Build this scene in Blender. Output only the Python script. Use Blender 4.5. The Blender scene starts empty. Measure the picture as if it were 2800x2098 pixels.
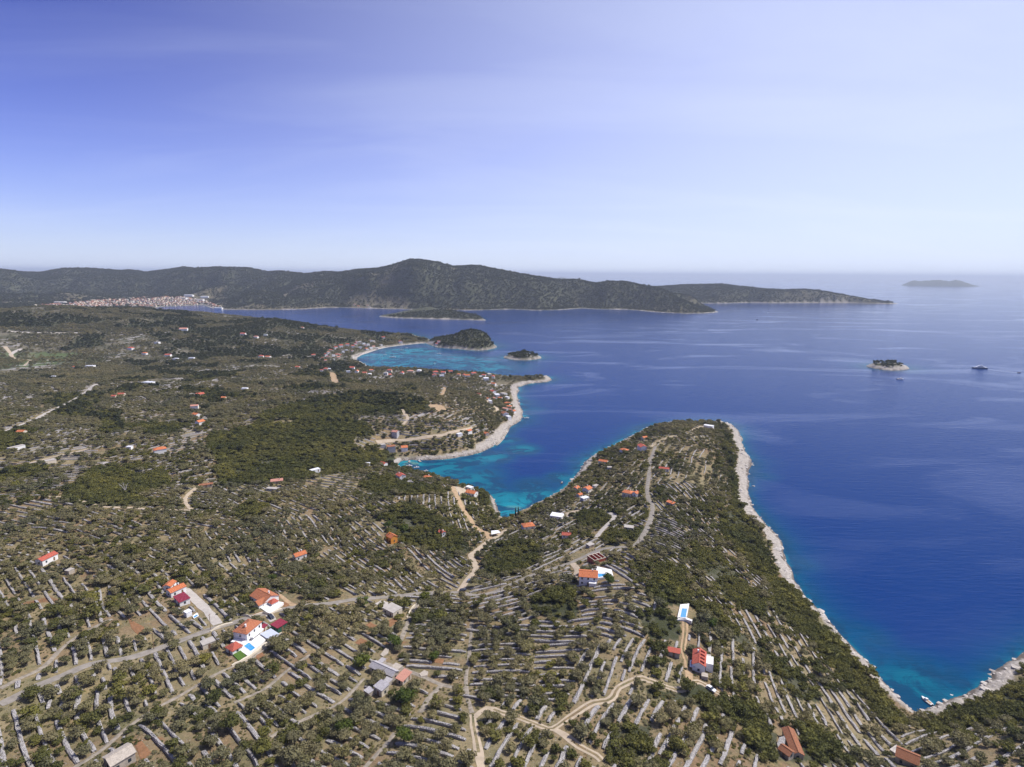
import bpy, bmesh, math, random
import numpy as np
from mathutils import Vector, Matrix

random.seed(7)
rng = np.random.default_rng(11)
SC = bpy.context.scene
COL = SC.collection
PI = math.pi

# ------------------------------------------------------------------ camera
CAM_H = 220.0
F_PX = 1600.0                      # focal length in pixels of a 2800 px wide frame
PITCH = math.radians(10.60)
ROLL = math.radians(0.42)
fw = np.array([0, math.cos(PITCH), -math.sin(PITCH)])
r0 = np.array([1.0, 0, 0])
u0 = np.array([0, math.sin(PITCH), math.cos(PITCH)])
RT = math.cos(ROLL) * r0 + math.sin(ROLL) * u0
UP = -math.sin(ROLL) * r0 + math.cos(ROLL) * u0
C0 = np.array([0, 0, CAM_H])
cam = bpy.data.cameras.new('camera')
cam.sensor_width = 36.0
cam.sensor_fit = 'HORIZONTAL'
cam.lens = 36.0 * F_PX / 2800.0
cam.clip_start = 1.0
cam.clip_end = 400000.0
camo = bpy.data.objects.new('camera', cam)
COL.objects.link(camo)
camo.matrix_world = Matrix(((RT[0], UP[0], -fw[0], 0), (RT[1], UP[1], -fw[1], 0),
                            (RT[2], UP[2], -fw[2], CAM_H), (0, 0, 0, 1)))
SC.camera = camo

# ------------------------------------------------------------------ sky and sun
SUN_AZ = math.radians(72.0)        # clockwise from +Y (view direction)
SUN_EL = math.radians(53.0)
world = bpy.data.worlds.new('World')
SC.world = world
world.use_nodes = True
wn, wl = world.node_tree.nodes, world.node_tree.links
wn.clear()
wout = wn.new('ShaderNodeOutputWorld')
bg = wn.new('ShaderNodeBackground')
sky = wn.new('ShaderNodeTexSky')
sky.sky_type = 'NISHITA'
sky.sun_disc = False
sky.sun_elevation = SUN_EL
sky.sun_rotation = SUN_AZ
sky.altitude = 200
sky.air_density = 1.0
sky.dust_density = 0.5
sky.ozone_density = 2.5
bg.inputs['Strength'].default_value = 0.08
# thin cirrus veils over the blue
tc = wn.new('ShaderNodeTexCoord')
sep = wn.new('ShaderNodeSeparateXYZ')
wl.new(tc.outputs['Generated'], sep.inputs[0])
mx = wn.new('ShaderNodeMath'); mx.operation = 'MAXIMUM'; mx.inputs[1].default_value = 0.03
wl.new(sep.outputs['Z'], mx.inputs[0])
zadd = wn.new('ShaderNodeMath'); zadd.operation = 'ADD'; zadd.inputs[1].default_value = 0.12
wl.new(mx.outputs[0], zadd.inputs[0])
dv = wn.new('ShaderNodeVectorMath'); dv.operation = 'DIVIDE'
cmb = wn.new('ShaderNodeCombineXYZ')
for k in range(3):
    wl.new(zadd.outputs[0], cmb.inputs[k])
wl.new(tc.outputs['Generated'], dv.inputs[0]); wl.new(cmb.outputs[0], dv.inputs[1])
mp = wn.new('ShaderNodeMapping')
mp.inputs['Rotation'].default_value = (0, 0, math.radians(-24))
mp.inputs['Scale'].default_value = (0.55, 1.5, 0.0)
wl.new(dv.outputs[0], mp.inputs[0])
nz = wn.new('ShaderNodeTexNoise')
nz.inputs['Scale'].default_value = 0.9
nz.inputs['Detail'].default_value = 7.0
nz.inputs['Roughness'].default_value = 0.52
nz.inputs['Distortion'].default_value = 0.7
wl.new(mp.outputs[0], nz.inputs[0])
rp = wn.new('ShaderNodeValToRGB')
rp.color_ramp.elements[0].position = 0.45
rp.color_ramp.elements[0].color = (0, 0, 0, 1)
rp.color_ramp.elements[1].position = 0.80
rp.color_ramp.elements[1].color = (0.13, 0.13, 0.13, 1)
wl.new(nz.outputs[0], rp.inputs[0])
# deepen the blue overhead as the photograph's tone curve does, for the whole sky alike
pre = wn.new('ShaderNodeMixRGB'); pre.blend_type = 'MULTIPLY'; pre.inputs[0].default_value = 1.0
pre.inputs[2].default_value = (0.0985, 0.0985, 0.0985, 1)
wl.new(sky.outputs[0], pre.inputs[1])
gam = wn.new('ShaderNodeGamma'); gam.inputs[1].default_value = 1.9
wl.new(pre.outputs[0], gam.inputs[0])
tint = wn.new('ShaderNodeMixRGB'); tint.blend_type = 'MULTIPLY'; tint.inputs[0].default_value = 1.0
tint.inputs[2].default_value = (5.0, 8.8, 25.0, 1)
wl.new(gam.outputs[0], tint.inputs[1])
mixc = wn.new('ShaderNodeMixRGB')
# the veil brightens towards the sun's side, as thin ice cloud does
sd = wn.new('ShaderNodeVectorMath'); sd.operation = 'DOT_PRODUCT'
sd.inputs[1].default_value = (math.sin(SUN_AZ), math.cos(SUN_AZ), 0.0)
wl.new(tc.outputs['Generated'], sd.inputs[0])
mr = wn.new('ShaderNodeMapRange'); mr.interpolation_type = 'SMOOTHSTEP'
mr.inputs[1].default_value = -0.5; mr.inputs[2].default_value = 1.0; mr.inputs[3].default_value = 0.0; mr.inputs[4].default_value = 0.74
wl.new(sd.outputs['Value'], mr.inputs[0])
va = wn.new('ShaderNodeMath'); va.operation = 'ADD'; va.use_clamp = True
wl.new(rp.outputs[0], va.inputs[0]); wl.new(mr.outputs[0], va.inputs[1])
# low lying haze whitens the sky towards the horizon all round
zc = wn.new('ShaderNodeMath'); zc.operation = 'MAXIMUM'; zc.inputs[1].default_value = 0.0
wl.new(sep.outputs['Z'], zc.inputs[0])
ze = wn.new('ShaderNodeMath'); ze.operation = 'MULTIPLY'; ze.inputs[1].default_value = -1 / 0.125
wl.new(zc.outputs[0], ze.inputs[0])
zx = wn.new('ShaderNodeMath'); zx.operation = 'EXPONENT'
wl.new(ze.outputs[0], zx.inputs[0])
i1 = wn.new('ShaderNodeMath'); i1.operation = 'MULTIPLY_ADD'; i1.inputs[1].default_value = -0.90; i1.inputs[2].default_value = 1.0
wl.new(zx.outputs[0], i1.inputs[0])
i2 = wn.new('ShaderNodeMath'); i2.operation = 'SUBTRACT'; i2.inputs[0].default_value = 1.0
wl.new(va.outputs[0], i2.inputs[1])
i3 = wn.new('ShaderNodeMath'); i3.operation = 'MULTIPLY'
wl.new(i1.outputs[0], i3.inputs[0]); wl.new(i2.outputs[0], i3.inputs[1])
i4 = wn.new('ShaderNodeMath'); i4.operation = 'SUBTRACT'; i4.inputs[0].default_value = 1.0
wl.new(i3.outputs[0], i4.inputs[1])
wl.new(i4.outputs[0], mixc.inputs[0])
wl.new(tint.outputs[0], mixc.inputs[1])
mixc.inputs[2].default_value = (8.7, 9.5, 11.3, 1)
wl.new(mixc.outputs[0], bg.inputs['Color'])
wl.new(bg.outputs[0], wout.inputs['Surface'])

sun = bpy.data.lights.new('sun', 'SUN')
sun.energy = 4.3
sun.angle = math.radians(0.53)
sun.color = (1.0, 0.95, 0.88)
suno = bpy.data.objects.new('sun', sun)
COL.objects.link(suno)
sdir = Vector((math.cos(SUN_EL) * math.sin(SUN_AZ), math.cos(SUN_EL) * math.cos(SUN_AZ), math.sin(SUN_EL)))
suno.rotation_euler = sdir.to_track_quat('Z', 'Y').to_euler()
suno.location = (0, 0, 600)

SC.view_settings.view_transform = 'Standard'
SC.view_settings.look = 'None'
SC.view_settings.exposure = 0.30
SC.view_settings.gamma = 1.0
SC.render.engine = 'CYCLES'
SC.cycles.use_denoising = True
SC.cycles.max_bounces = 5
SC.cycles.diffuse_bounces = 2
SC.cycles.glossy_bounces = 2
SC.cycles.transmission_bounces = 2
SC.cycles.volume_bounces = 0
SC.cycles.transparent_max_bounces = 6
SC.cycles.sample_clamp_indirect = 4.0
SC.cycles.volume_step_rate = 1.0
SC.cycles.use_adaptive_sampling = True
SC.cycles.adaptive_threshold = 0.02

# ------------------------------------------------------------------ pixel <-> world
def ray(u, v):
    u = np.asarray(u, float); v = np.asarray(v, float)
    return fw + ((u - 1400) / F_PX)[..., None] * RT - ((v - 1049) / F_PX)[..., None] * UP

def at_z(u, v, z=0.0):
    d = ray(u, v)
    dz = np.minimum(d[..., 2], -1e-4)
    t = (np.asarray(z, float) - CAM_H) / dz
    return C0 + t[..., None] * d

def at_r(u, v, R):
    """the point on the pixel's ray at ground distance R"""
    d = ray(u, v)
    h = np.hypot(d[..., 0], d[..., 1])
    t = np.asarray(R, float) / h
    return C0 + t[..., None] * d

def to_px(P):
    P = np.asarray(P, float) - C0
    z = P @ fw
    z = np.where(z > 1e-3, z, 1e-3)
    return 1400 + F_PX * (P @ RT) / z, 1049 - F_PX * (P @ UP) / z, z

# ------------------------------------------------------------------ value noise in numpy
def _hash(ix, iy, seed):
    n = (ix.astype(np.int64) * 374761393 + iy.astype(np.int64) * 668265263 + seed * 974634321) & 0xFFFFFFFF
    n = ((n ^ (n >> 13)) * 1274126177) & 0xFFFFFFFF
    n = n ^ (n >> 16)
    return (n & 0xFFFFFF) / float(0xFFFFFF)

def vnoise(x, y, seed=0):
    ix = np.floor(x); iy = np.floor(y)
    fx = x - ix; fy = y - iy
    fx = fx * fx * fx * (fx * (fx * 6 - 15) + 10); fy = fy * fy * fy * (fy * (fy * 6 - 15) + 10)
    a = _hash(ix, iy, seed); b = _hash(ix + 1, iy, seed); c = _hash(ix, iy + 1, seed); d = _hash(ix + 1, iy + 1, seed)
    return (a + (b - a) * fx) * (1 - fy) + (c + (d - c) * fx) * fy

def fbm(x, y, wl_, octs=4, seed=0, gain=0.5):
    s = 0; a = 1.0; t = 0
    for k in range(octs):
        s = s + a * (vnoise(x / wl_, y / wl_, seed + k * 17) * 2 - 1)
        t += a; a *= gain; wl_ *= 0.5
    return s / t

def smooth(x):
    x = np.clip(x, 0, 1)
    return x * x * (3 - 2 * x)

# ------------------------------------------------------------------ coastlines (traced, then laid out in metres at sea level)
MAIN = [(3050, 1640), (2900, 1725), (2800, 1786), (2756, 1813), (2714, 1837), (2711, 1855), (2687, 1864), (2645, 1892), (2606, 1916),
        (2555, 1934), (2523, 1950), (2507, 1951), (2477, 1925), (2440, 1889), (2404, 1855), (2374, 1816), (2335, 1777),
        (2302, 1741), (2269, 1699), (2230, 1660), (2200, 1629), (2180, 1597), (2164, 1566), (2146, 1536), (2144, 1517), (2135, 1484),
        (2116, 1454), (2095, 1435), (2068, 1404), (2052, 1379), (2046, 1351), (2049, 1322), (2052, 1297), (2054, 1265), (2042, 1240),
        (2030, 1218), (2025, 1186), (2001, 1162), (1970, 1153), (1900, 1152), (1840, 1155), (1780, 1164), (1735, 1188), (1675, 1220), (1622, 1246),
        (1590, 1274), (1577, 1299), (1565, 1315), (1527, 1345), (1479, 1371), (1432, 1396), (1406, 1408), (1385, 1418), (1368, 1417),
        (1360, 1394), (1349, 1366), (1342, 1351), (1322, 1342), (1270, 1327), (1222, 1310), (1175, 1296), (1137, 1287), (1096, 1275), (1087, 1269),
        (1102, 1260), (1143, 1259), (1206, 1256), (1263, 1249), (1320, 1237), (1358, 1215), (1380, 1189), (1400, 1167), (1420, 1158), (1432, 1143),
        (1430, 1126), (1419, 1101), (1411, 1078), (1418, 1060), (1440, 1050), (1463, 1047), (1500, 1045), (1514, 1037), (1495, 1031), (1466, 1029),
        (1396, 1032), (1333, 1021), (1238, 1017), (1143, 1010), (1064, 1008), (1016, 1006), (994, 995), (978, 985), (967, 980),
        (985, 971), (1016, 960), (1048, 951), (1096, 944), (1159, 939), (1187, 936), (1180, 931), (1165, 926), (1120, 913), (1060, 914), (960, 911),
        (830, 905), (740, 886), (640, 890), (540, 872), (480, 858), (438, 850), (424, 843), (438, 839), (500, 837), (556, 834), (575, 842),
        (617, 847), (700, 848), (827, 846), (899, 841), (953, 842), (1058, 845), (1180, 848), (1292, 849), (1400, 846), (1463, 849), (1527, 848),
        (1590, 843), (1628, 846), (1716, 847), (1811, 855), (1875, 858), (1938, 857), (1962, 853), (1950, 846), (1925, 838), (1915, 830),
        (1985, 830), (2052, 828), (2100, 829), (2179, 829), (2321, 829), (2400, 831), (2443, 832), (2452, 829)]
BACK = [(2450, 5800), (2380, 6300), (2200, 6300), (1980, 6500), (1780, 6100), (1600, 5400), (1450, 5600), (1250, 6500), (900, 8200), (300, 10500), (-600, 11500), (-1800, 11500)]
mw = at_z(np.array([p[0] for p in MAIN]), np.array([p[1] for p in MAIN]))[:, :2]
bw = np.array([at_r(u, 900, R)[:2] for u, R in BACK])
tail = np.array([(-9000, 300), (-2500, -400), (700, -400), (900, 150)])
MAIN_W = np.vstack([mw, bw, tail])
ISL = {
    'wooded_island': ([(1035, 866), (1080, 870), (1175, 873), (1270, 875), (1330, 877), (1311, 866), (1260, 858), (1180, 853), (1090, 857)], 42, 0.8),
    'round_island': ([(1163, 939), (1176, 943), (1194, 951), (1238, 954), (1301, 959), (1333, 958), (1358, 952), (1350, 941), (1300, 928), (1245, 925), (1195, 931), (1175, 934)], 30, 0.75),
    'low_islet': ([(1374, 978), (1400, 984), (1432, 986), (1463, 984), (1482, 980), (1470, 972), (1440, 968), (1400, 970)], 9, 0.7),
    'rocky_islet': ([(2366, 1000), (2379, 1006), (2417, 1012), (2448, 1014), (2480, 1012), (2489, 1008), (2474, 1000), (2440, 995), (2400, 995), (2376, 997)], 9, 0.75),
}
ISL_W = {k: at_z(np.array([p[0] for p in v[0]]), np.array([p[1] for p in v[0]]))[:, :2] for k, v in ISL.items()}

def sdf(px, py, poly):
    """signed distance, positive inside"""
    out = np.full(px.shape, 1e18); ins = np.zeros(px.shape, bool)
    n = len(poly)
    for i in range(n):
        ax, ay = poly[i]; bx, by = poly[(i + 1) % n]
        ex, ey = bx - ax, by - ay
        wx, wy = px - ax, py - ay
        t = np.clip((wx * ex + wy * ey) / (ex * ex + ey * ey + 1e-9), 0, 1)
        dx, dy = wx - t * ex, wy - t * ey
        out = np.minimum(out, dx * dx + dy * dy)
        c = ((ay > py) != (by > py)) & (px < (bx - ax) * (py - ay) / ((by - ay) if abs(by - ay) > 1e-9 else 1e-9) + ax)
        ins ^= c
    d = np.sqrt(out)
    return np.where(ins, d, -d)

# ------------------------------------------------------------------ height control points (pixel, height) and ridges (pixel, distance)
HC = [(0, 2098, 60), (350, 2098, 57), (700, 2098, 56), (1100, 2098, 55), (1500, 2098, 53), (1900, 2098, 48), (2200, 2098, 38), (2500, 2098, 26), (2800, 2098, 30), (2800, 1960, 24),
      (0, 1850, 56), (300, 1850, 52), (700, 1850, 47), (1000, 1850, 45), (1300, 1850, 46), (1600, 1880, 48), (1900, 1850, 43), (2100, 1850, 31), (2250, 1900, 19), (2400, 2000, 14),
      (0, 1600, 53), (300, 1600, 47), (600, 1650, 43), (900, 1640, 37), (1150, 1640, 32), (1300, 1640, 31), (1500, 1660, 40), (1700, 1680, 46), (1900, 1680, 40), (2050, 1680, 26),
      (2150, 1700, 17), (0, 1450, 54), (300, 1450, 48), (700, 1500, 36), (1000, 1500, 25), (1150, 1490, 18), (1290, 1500, 11), (1340, 1455, 6), (1450, 1540, 23), (1600, 1540, 32),
      (1800, 1560, 40), (1950, 1540, 26), (2060, 1560, 15), (1500, 1450, 13), (1650, 1450, 24), (1770, 1440, 30), (1900, 1440, 22), (2000, 1430, 12), (1700, 1340, 18), (1780, 1330, 24),
      (1880, 1320, 22), (1980, 1320, 12), (1780, 1240, 18), (1870, 1230, 19), (1950, 1200, 14), (1850, 1175, 13), (1640, 1310, 11), (1180, 1400, 20), (1250, 1360, 14), (1080, 1330, 16),
      (950, 1370, 26), (1000, 1270, 14), (800, 1300, 32), (500, 1330, 42), (200, 1300, 50), (0, 1330, 54), (600, 1200, 42), (900, 1170, 36), (1050, 1200, 18), (1200, 1180, 20),
      (1150, 1120, 30), (1300, 1120, 22), (1350, 1090, 15), (1000, 1090, 32), (700, 1100, 38), (400, 1150, 42), (100, 1150, 44), (1250, 1060, 12), (1050, 1040, 10), (900, 1030, 16),
      (700, 1030, 26), (400, 1050, 34), (0, 1050, 36), (850, 985, 14), (650, 965, 22), (400, 965, 26), (100, 965, 30), (940, 945, 16)]
RG = [(0, 850, 2300), (150, 841, 2350), (300, 842, 2350), (400, 848, 2300), (480, 854, 2250), (560, 870, 2150), (640, 884, 2050), (700, 879, 2000), (741, 874, 1980), (779, 883, 1960),
      (827, 898, 1950), (890, 905, 1940), (972, 908, 1930), (1048, 912, 1930), (1080, 909, 1900), (1111, 906, 1880), (1143, 911, 1850),
      (1400, 745, 4300), (1301, 726, 4400), (1238, 730, 4400), (1200, 719, 4350), (1143, 711, 4300), (1121, 711, 4300), (1080, 723, 4350), (1035, 734, 4500), (985, 738, 4700),
      (928, 745, 4900), (890, 743, 5100), (833, 750, 5300), (763, 743, 5400), (732, 746, 5600), (680, 736, 6000), (585, 736, 6600), (532, 740, 6800), (500, 736, 7000), (456, 743, 7000),
      (402, 751, 7200), (354, 744, 7200), (326, 747, 7200), (253, 740, 7000), (174, 740, 7000), (111, 751, 7400), (63, 751, 7600), (0, 742, 7400), (-200, 735, 7000), (-500, 730, 7000),
      (1463, 756, 4250), (1527, 765, 4200), (1583, 766, 4200), (1628, 775, 4200), (1663, 770, 4250), (1707, 770, 4300), (1748, 779, 4350),
      (1716, 794, 3850), (1795, 813, 3750), (1859, 815, 3700), (1906, 824, 3650), (1938, 839, 3550),
      (1800, 790, 5600), (1875, 780, 5700), (1970, 778, 5800), (2100, 792, 5800), (2147, 794, 5750), (2195, 792, 5700), (2242, 796, 5600), (2306, 807, 5500), (2369, 818, 5400), (2416, 826, 5300)]
RG = [(u, v - 5 * max(0, 1 - u / 900) - (1.5 if v < 745 else 0) if u < 740 and R > 5000 else v, R) for u, v, R in RG]
ctrl = [list(at_z(u, v, z)) for u, v, z in HC] + [list(at_r(u, v, R)) for u, v, R in RG]
# ground behind the ridges, flats between them
for u, v, R in RG:
    p = at_r(u, v, R)
    if R > 3000:
        q = at_r(u, v, R * 1.25); ctrl.append([q[0], q[1], max(20, p[2] * 0.45)])
for u, v, R in RG[17:46]:
    if 620 < u < 1420:
        p = at_r(u, v, R)
        for k, hf in ((0.86, 0.5), (0.93, 0.80)):
            q = at_r(u, v, R * k); ctrl.append([q[0], q[1], p[2] * hf])
for u, R, z in [(0, 2900, 22), (200, 2900, 18), (350, 3000, 12), (0, 3600, 20), (200, 3500, 14), (400, 3500, 8), (500, 3500, 9), (560, 3700, 16), (0, 4600, 45), (200, 4500, 35), (400, 4400, 30),
                (560, 4400, 45), (700, 4200, 70), (0, 5800, 95), (250, 5600, 80), (450, 5500, 75), (-300, 3000, 40), (-300, 4500, 60), (650, 3550, 25), (800, 3500, 25), (1000, 3550, 22),
                (1200, 3600, 35), (1400, 3650, 45), (1550, 3700, 40), (1650, 3650, 25), (-300, 1500, 45), (-300, 800, 55), (-400, 400, 62), (0, 120, 62), (1400, 90, 57), (2800, 90, 40)]:
    q = at_r(u, 900, R); ctrl.append([q[0], q[1], z])
ctrl = np.array(ctrl)

def lp(x, y):
    return np.arctan2(x, y) * 1.5, np.log(np.maximum(np.hypot(x, y), 30.0))

cq = np.stack(lp(ctrl[:, 0], ctrl[:, 1]), 1)

def tps(d2):
    return 0.5 * d2 * np.log(d2 + 1e-12)

_n = len(cq)
_D2 = ((cq[:, None] - cq[None]) ** 2).sum(-1)
_P = np.hstack([np.ones((_n, 1)), cq])
_A = np.zeros((_n + 3, _n + 3))
_A[:_n, :_n] = tps(_D2) + np.eye(_n) * 2e-5
_A[:_n, _n:] = _P; _A[_n:, :_n] = _P.T
_w = np.linalg.solve(_A, np.concatenate([ctrl[:, 2], np.zeros(3)]))

def ctrl_h(x, y):
    a, b = lp(x, y)
    o = _w[_n] + _w[_n + 1] * a + _w[_n + 2] * b
    for i in range(_n):
        o = o + _w[i] * tps((a - cq[i, 0]) ** 2 + (b - cq[i, 1]) ** 2)
    return np.clip(o, 2.5, 345)

# ------------------------------------------------------------------ the height grid (rings around the viewpoint's foot, finer near by)
NA, NR = 760, 660
AZ0, AZ1 = math.radians(-60), math.radians(60)
RMIN, RMAX = 90.0, 12500.0
daz = (AZ1 - AZ0) / (NA - 1)
dlr = math.log(RMAX / RMIN) / (NR - 1)

def upsample(g, n0, n1):
    a = np.linspace(0, g.shape[0] - 1, n0); b = np.linspace(0, g.shape[1] - 1, n1)
    i = np.minimum(a.astype(int), g.shape[0] - 2); j = np.minimum(b.astype(int), g.shape[1] - 2)
    fa = (a - i)[:, None]; fb = (b - j)[None]
    return (g[np.ix_(i, j)] * (1 - fa) * (1 - fb) + g[np.ix_(i + 1, j)] * fa * (1 - fb) + g[np.ix_(i, j + 1)] * (1 - fa) * fb + g[np.ix_(i + 1, j + 1)] * fa * fb)

azs = np.linspace(AZ0, AZ1, NA); rs = RMIN * np.exp(np.arange(NR) * dlr)
GA, GR = np.meshgrid(azs, rs, indexing='ij')
GX, GY = GR * np.sin(GA), GR * np.cos(GA)
ca = np.linspace(AZ0, AZ1, NA // 2); cr = RMIN * np.exp(np.linspace(0, math.log(RMAX / RMIN), NR // 2))
CA, CR = np.meshgrid(ca, cr, indexing='ij')
CX, CY = CR * np.sin(CA), CR * np.cos(CA)
S_main = upsample(sdf(CX, CY, MAIN_W), NA, NR)
S_isl = {k: upsample(sdf(CX, CY, p), NA, NR) for k, p in ISL_W.items()}
HCg = upsample(ctrl_h(CX, CY), NA, NR)

wob = fbm(GX, GY, 42, 4, 3) * np.clip(GR * 0.006, 2.5, 14) + fbm(GX, GY, 9, 3, 4) * np.clip(GR * 0.002, 1.0, 2)
S = S_main + wob * np.where(GR > 4300, .35, 1.0)
Wc = np.clip(GR * 0.085, 45, 330)
Wc = np.where((GR > 4300) & (GA > 0.22), np.where(GA > .48, 60.0, 110.0), Wc)
_rg = sorted([(float(np.arctan2(*at_r(u, v, R)[:2])), float(at_r(u, v, R)[2])) for u, v, R in RG if R > 4150])
zr = np.interp(GA, [q[0] for q in _rg], [q[1] for q in _rg])
_h = np.clip(HCg / np.maximum(zr, 20), 0, 1); _k = 1 - _h ** 4
rough = fbm(GX, GY, 120, 5, 21) * np.clip(HCg * 0.09, 1.2, 9) + fbm(GX, GY, 620, 4, 8) * np.where(GR > 2900, HCg * 0.22 * _k, 2.0)
rough = rough + np.where(GR > 3000, (np.abs(fbm(GX, GY, 650, 4, 28)) * 2.2 - .5) * .42 * zr * 4 * _h * (1 - _h), 0)
rockn = np.abs(fbm(GX, GY, 7, 3, 31))
Zm = 1.3 * np.clip(S / 5, 0, 1) + (HCg + rough) * smooth(S / Wc) * 0.985 + np.clip(S / 14, 0, 1) * 1.6 * (1 - smooth(S / 40))
Zm = Zm + rockn * 2.6 * np.clip(S / 3, 0, 1) * (1 - smooth((S - 8) / 14)) * np.where(GR < 2500, 1, 0.5)
# fit the skyline of the far hills to the traced one
SIL = [(-300, 740), (0, 739), (63, 747), (111, 748), (174, 737), (253, 737), (326, 743), (354, 741), (402, 747), (456, 740), (500, 733), (532, 737), (585, 733), (680, 733), (732, 743), (763, 740), (833, 747), (890, 741),
       (928, 743), (985, 735), (1035, 732), (1080, 721), (1121, 708), (1143, 708), (1200, 716), (1238, 727), (1301, 724), (1400, 743), (1463, 754), (1527, 763), (1583, 764), (1628, 773), (1663, 768), (1707, 768), (1748, 777), (1780, 784),
       (1875, 778), (1970, 776), (2100, 790), (2147, 792), (2195, 790), (2242, 794), (2306, 805), (2369, 816), (2416, 824), (2443, 829)]
_sa = []; _st = []
for u, v in SIL:
    d = ray(u, v + (3.0 if u < 1750 else 2.0) - 5.0 * min(1.0, max(0.0, (800 - u) / 250))); _sa.append(math.atan2(d[0], d[1])); _st.append(d[2] / math.hypot(d[0], d[1]))
_tt = np.interp(azs, _sa, _st)
for _ in range(3):
    land = (S > 15) & (GR > 3000)
    tn = np.where(land, (Zm - CAM_H) / GR, -9.0); jm = tn.argmax(1); tc_ = tn.max(1); Rr = rs[jm][:, None]
    ok_ = (tc_ > -.06)[:, None]
    w_ = smooth((GR / Rr - .62) / .33) * smooth(S / 90)
    dzc = GR * np.clip((tc_ - _tt), -.02, .02)[:, None] * w_
    kern = np.ones(3) / 3
    Zm = np.where(land & ok_, np.maximum(Zm - dzc, 1.5), Zm)
Z = np.where(S > 0, np.maximum(Zm, 0.05), np.maximum(S * 0.35, -14))
SALL = S.copy()
REG = np.zeros(Z.shape, int)
for n_, (k, p) in enumerate(ISL_W.items()):
    s_ = S_isl[k] + wob * 0.45
    htop, pw = ISL[k][1], ISL[k][2]
    smax = max(1.0, float(S_isl[k].max()))
    zz = 1.0 * np.clip(s_ / 4, 0, 1) + htop * np.clip(s_ / smax, 0, 1) ** pw * (1 + 0.18 * fbm(GX, GY, 90, 3, 50)) + rockn * 1.5 * np.clip(s_ / 3, 0, 1)
    if k == 'round_island':
        c = at_z(1292, 940)[:2]
        zz = 1.0 * np.clip(s_ / 4, 0, 1) + (htop * np.exp(-(((GX - c[0]) / 62) ** 2 + ((GY - c[1]) / 70) ** 2)) + 12 * np.clip(s_ / 25, 0, 1)) * np.clip(s_ / 14, 0, 1)
    m = s_ > 0
    Z = np.where(m, np.maximum(zz, 0.05), np.where(s_ > SALL, np.maximum(s_ * 0.35, -14), Z))
    REG = np.where(s_ > SALL, n_ + 1, REG)
    SALL = np.maximum(SALL, s_)

def gsample(G, x, y):
    x = np.asarray(x, float); y = np.asarray(y, float)
    a = (np.arctan2(x, y) - AZ0) / daz
    b = np.log(np.maximum(np.hypot(x, y), RMIN) / RMIN) / dlr
    a = np.clip(a, 0, NA - 1.001); b = np.clip(b, 0, NR - 1.001)
    i = a.astype(int); j = b.astype(int); fa = a - i; fb = b - j
    return G[i, j] * (1 - fa) * (1 - fb) + G[i + 1, j] * fa * (1 - fb) + G[i, j + 1] * (1 - fa) * fb + G[i + 1, j + 1] * fa * fb

def hz(x, y):
    return gsample(Z, x, y)

_TS = 60.0 * np.exp(np.linspace(0, math.log(13000 / 60.0), 900))
def ground(u, v, up=0.0):
    """first point where the pixel's ray meets the land or sea raised by up"""
    d = ray(u, v)
    P = C0 + _TS[:, None] * d
    g = np.maximum(hz(P[:, 0], P[:, 1]), 0.0) + up
    below = np.where(P[:, 2] < g)[0]
    if len(below) == 0:
        p = at_z(u, v, 0.0); return Vector((p[0], p[1], 0))
    k = max(1, below[0])
    a, b = _TS[k - 1], _TS[k]
    for _ in range(18):
        m = 0.5 * (a + b); p = C0 + m * d
        if p[2] < max(float(hz(p[0], p[1])), 0.0) + up: b = m
        else: a = m
    p = C0 + b * d
    return Vector((p[0], p[1], max(float(hz(p[0], p[1])), 0.0)))

def inpoly(u, v, poly):
    ins = np.zeros(u.shape, bool); n = len(poly)
    for i in range(n):
        ax, ay = poly[i]; bx, by = poly[(i + 1) % n]
        ins ^= ((ay > v) != (by > v)) & (u < (bx - ax) * (v - ay) / ((by - ay) if by != ay else 1e-9) + ax)
    return ins

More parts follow.
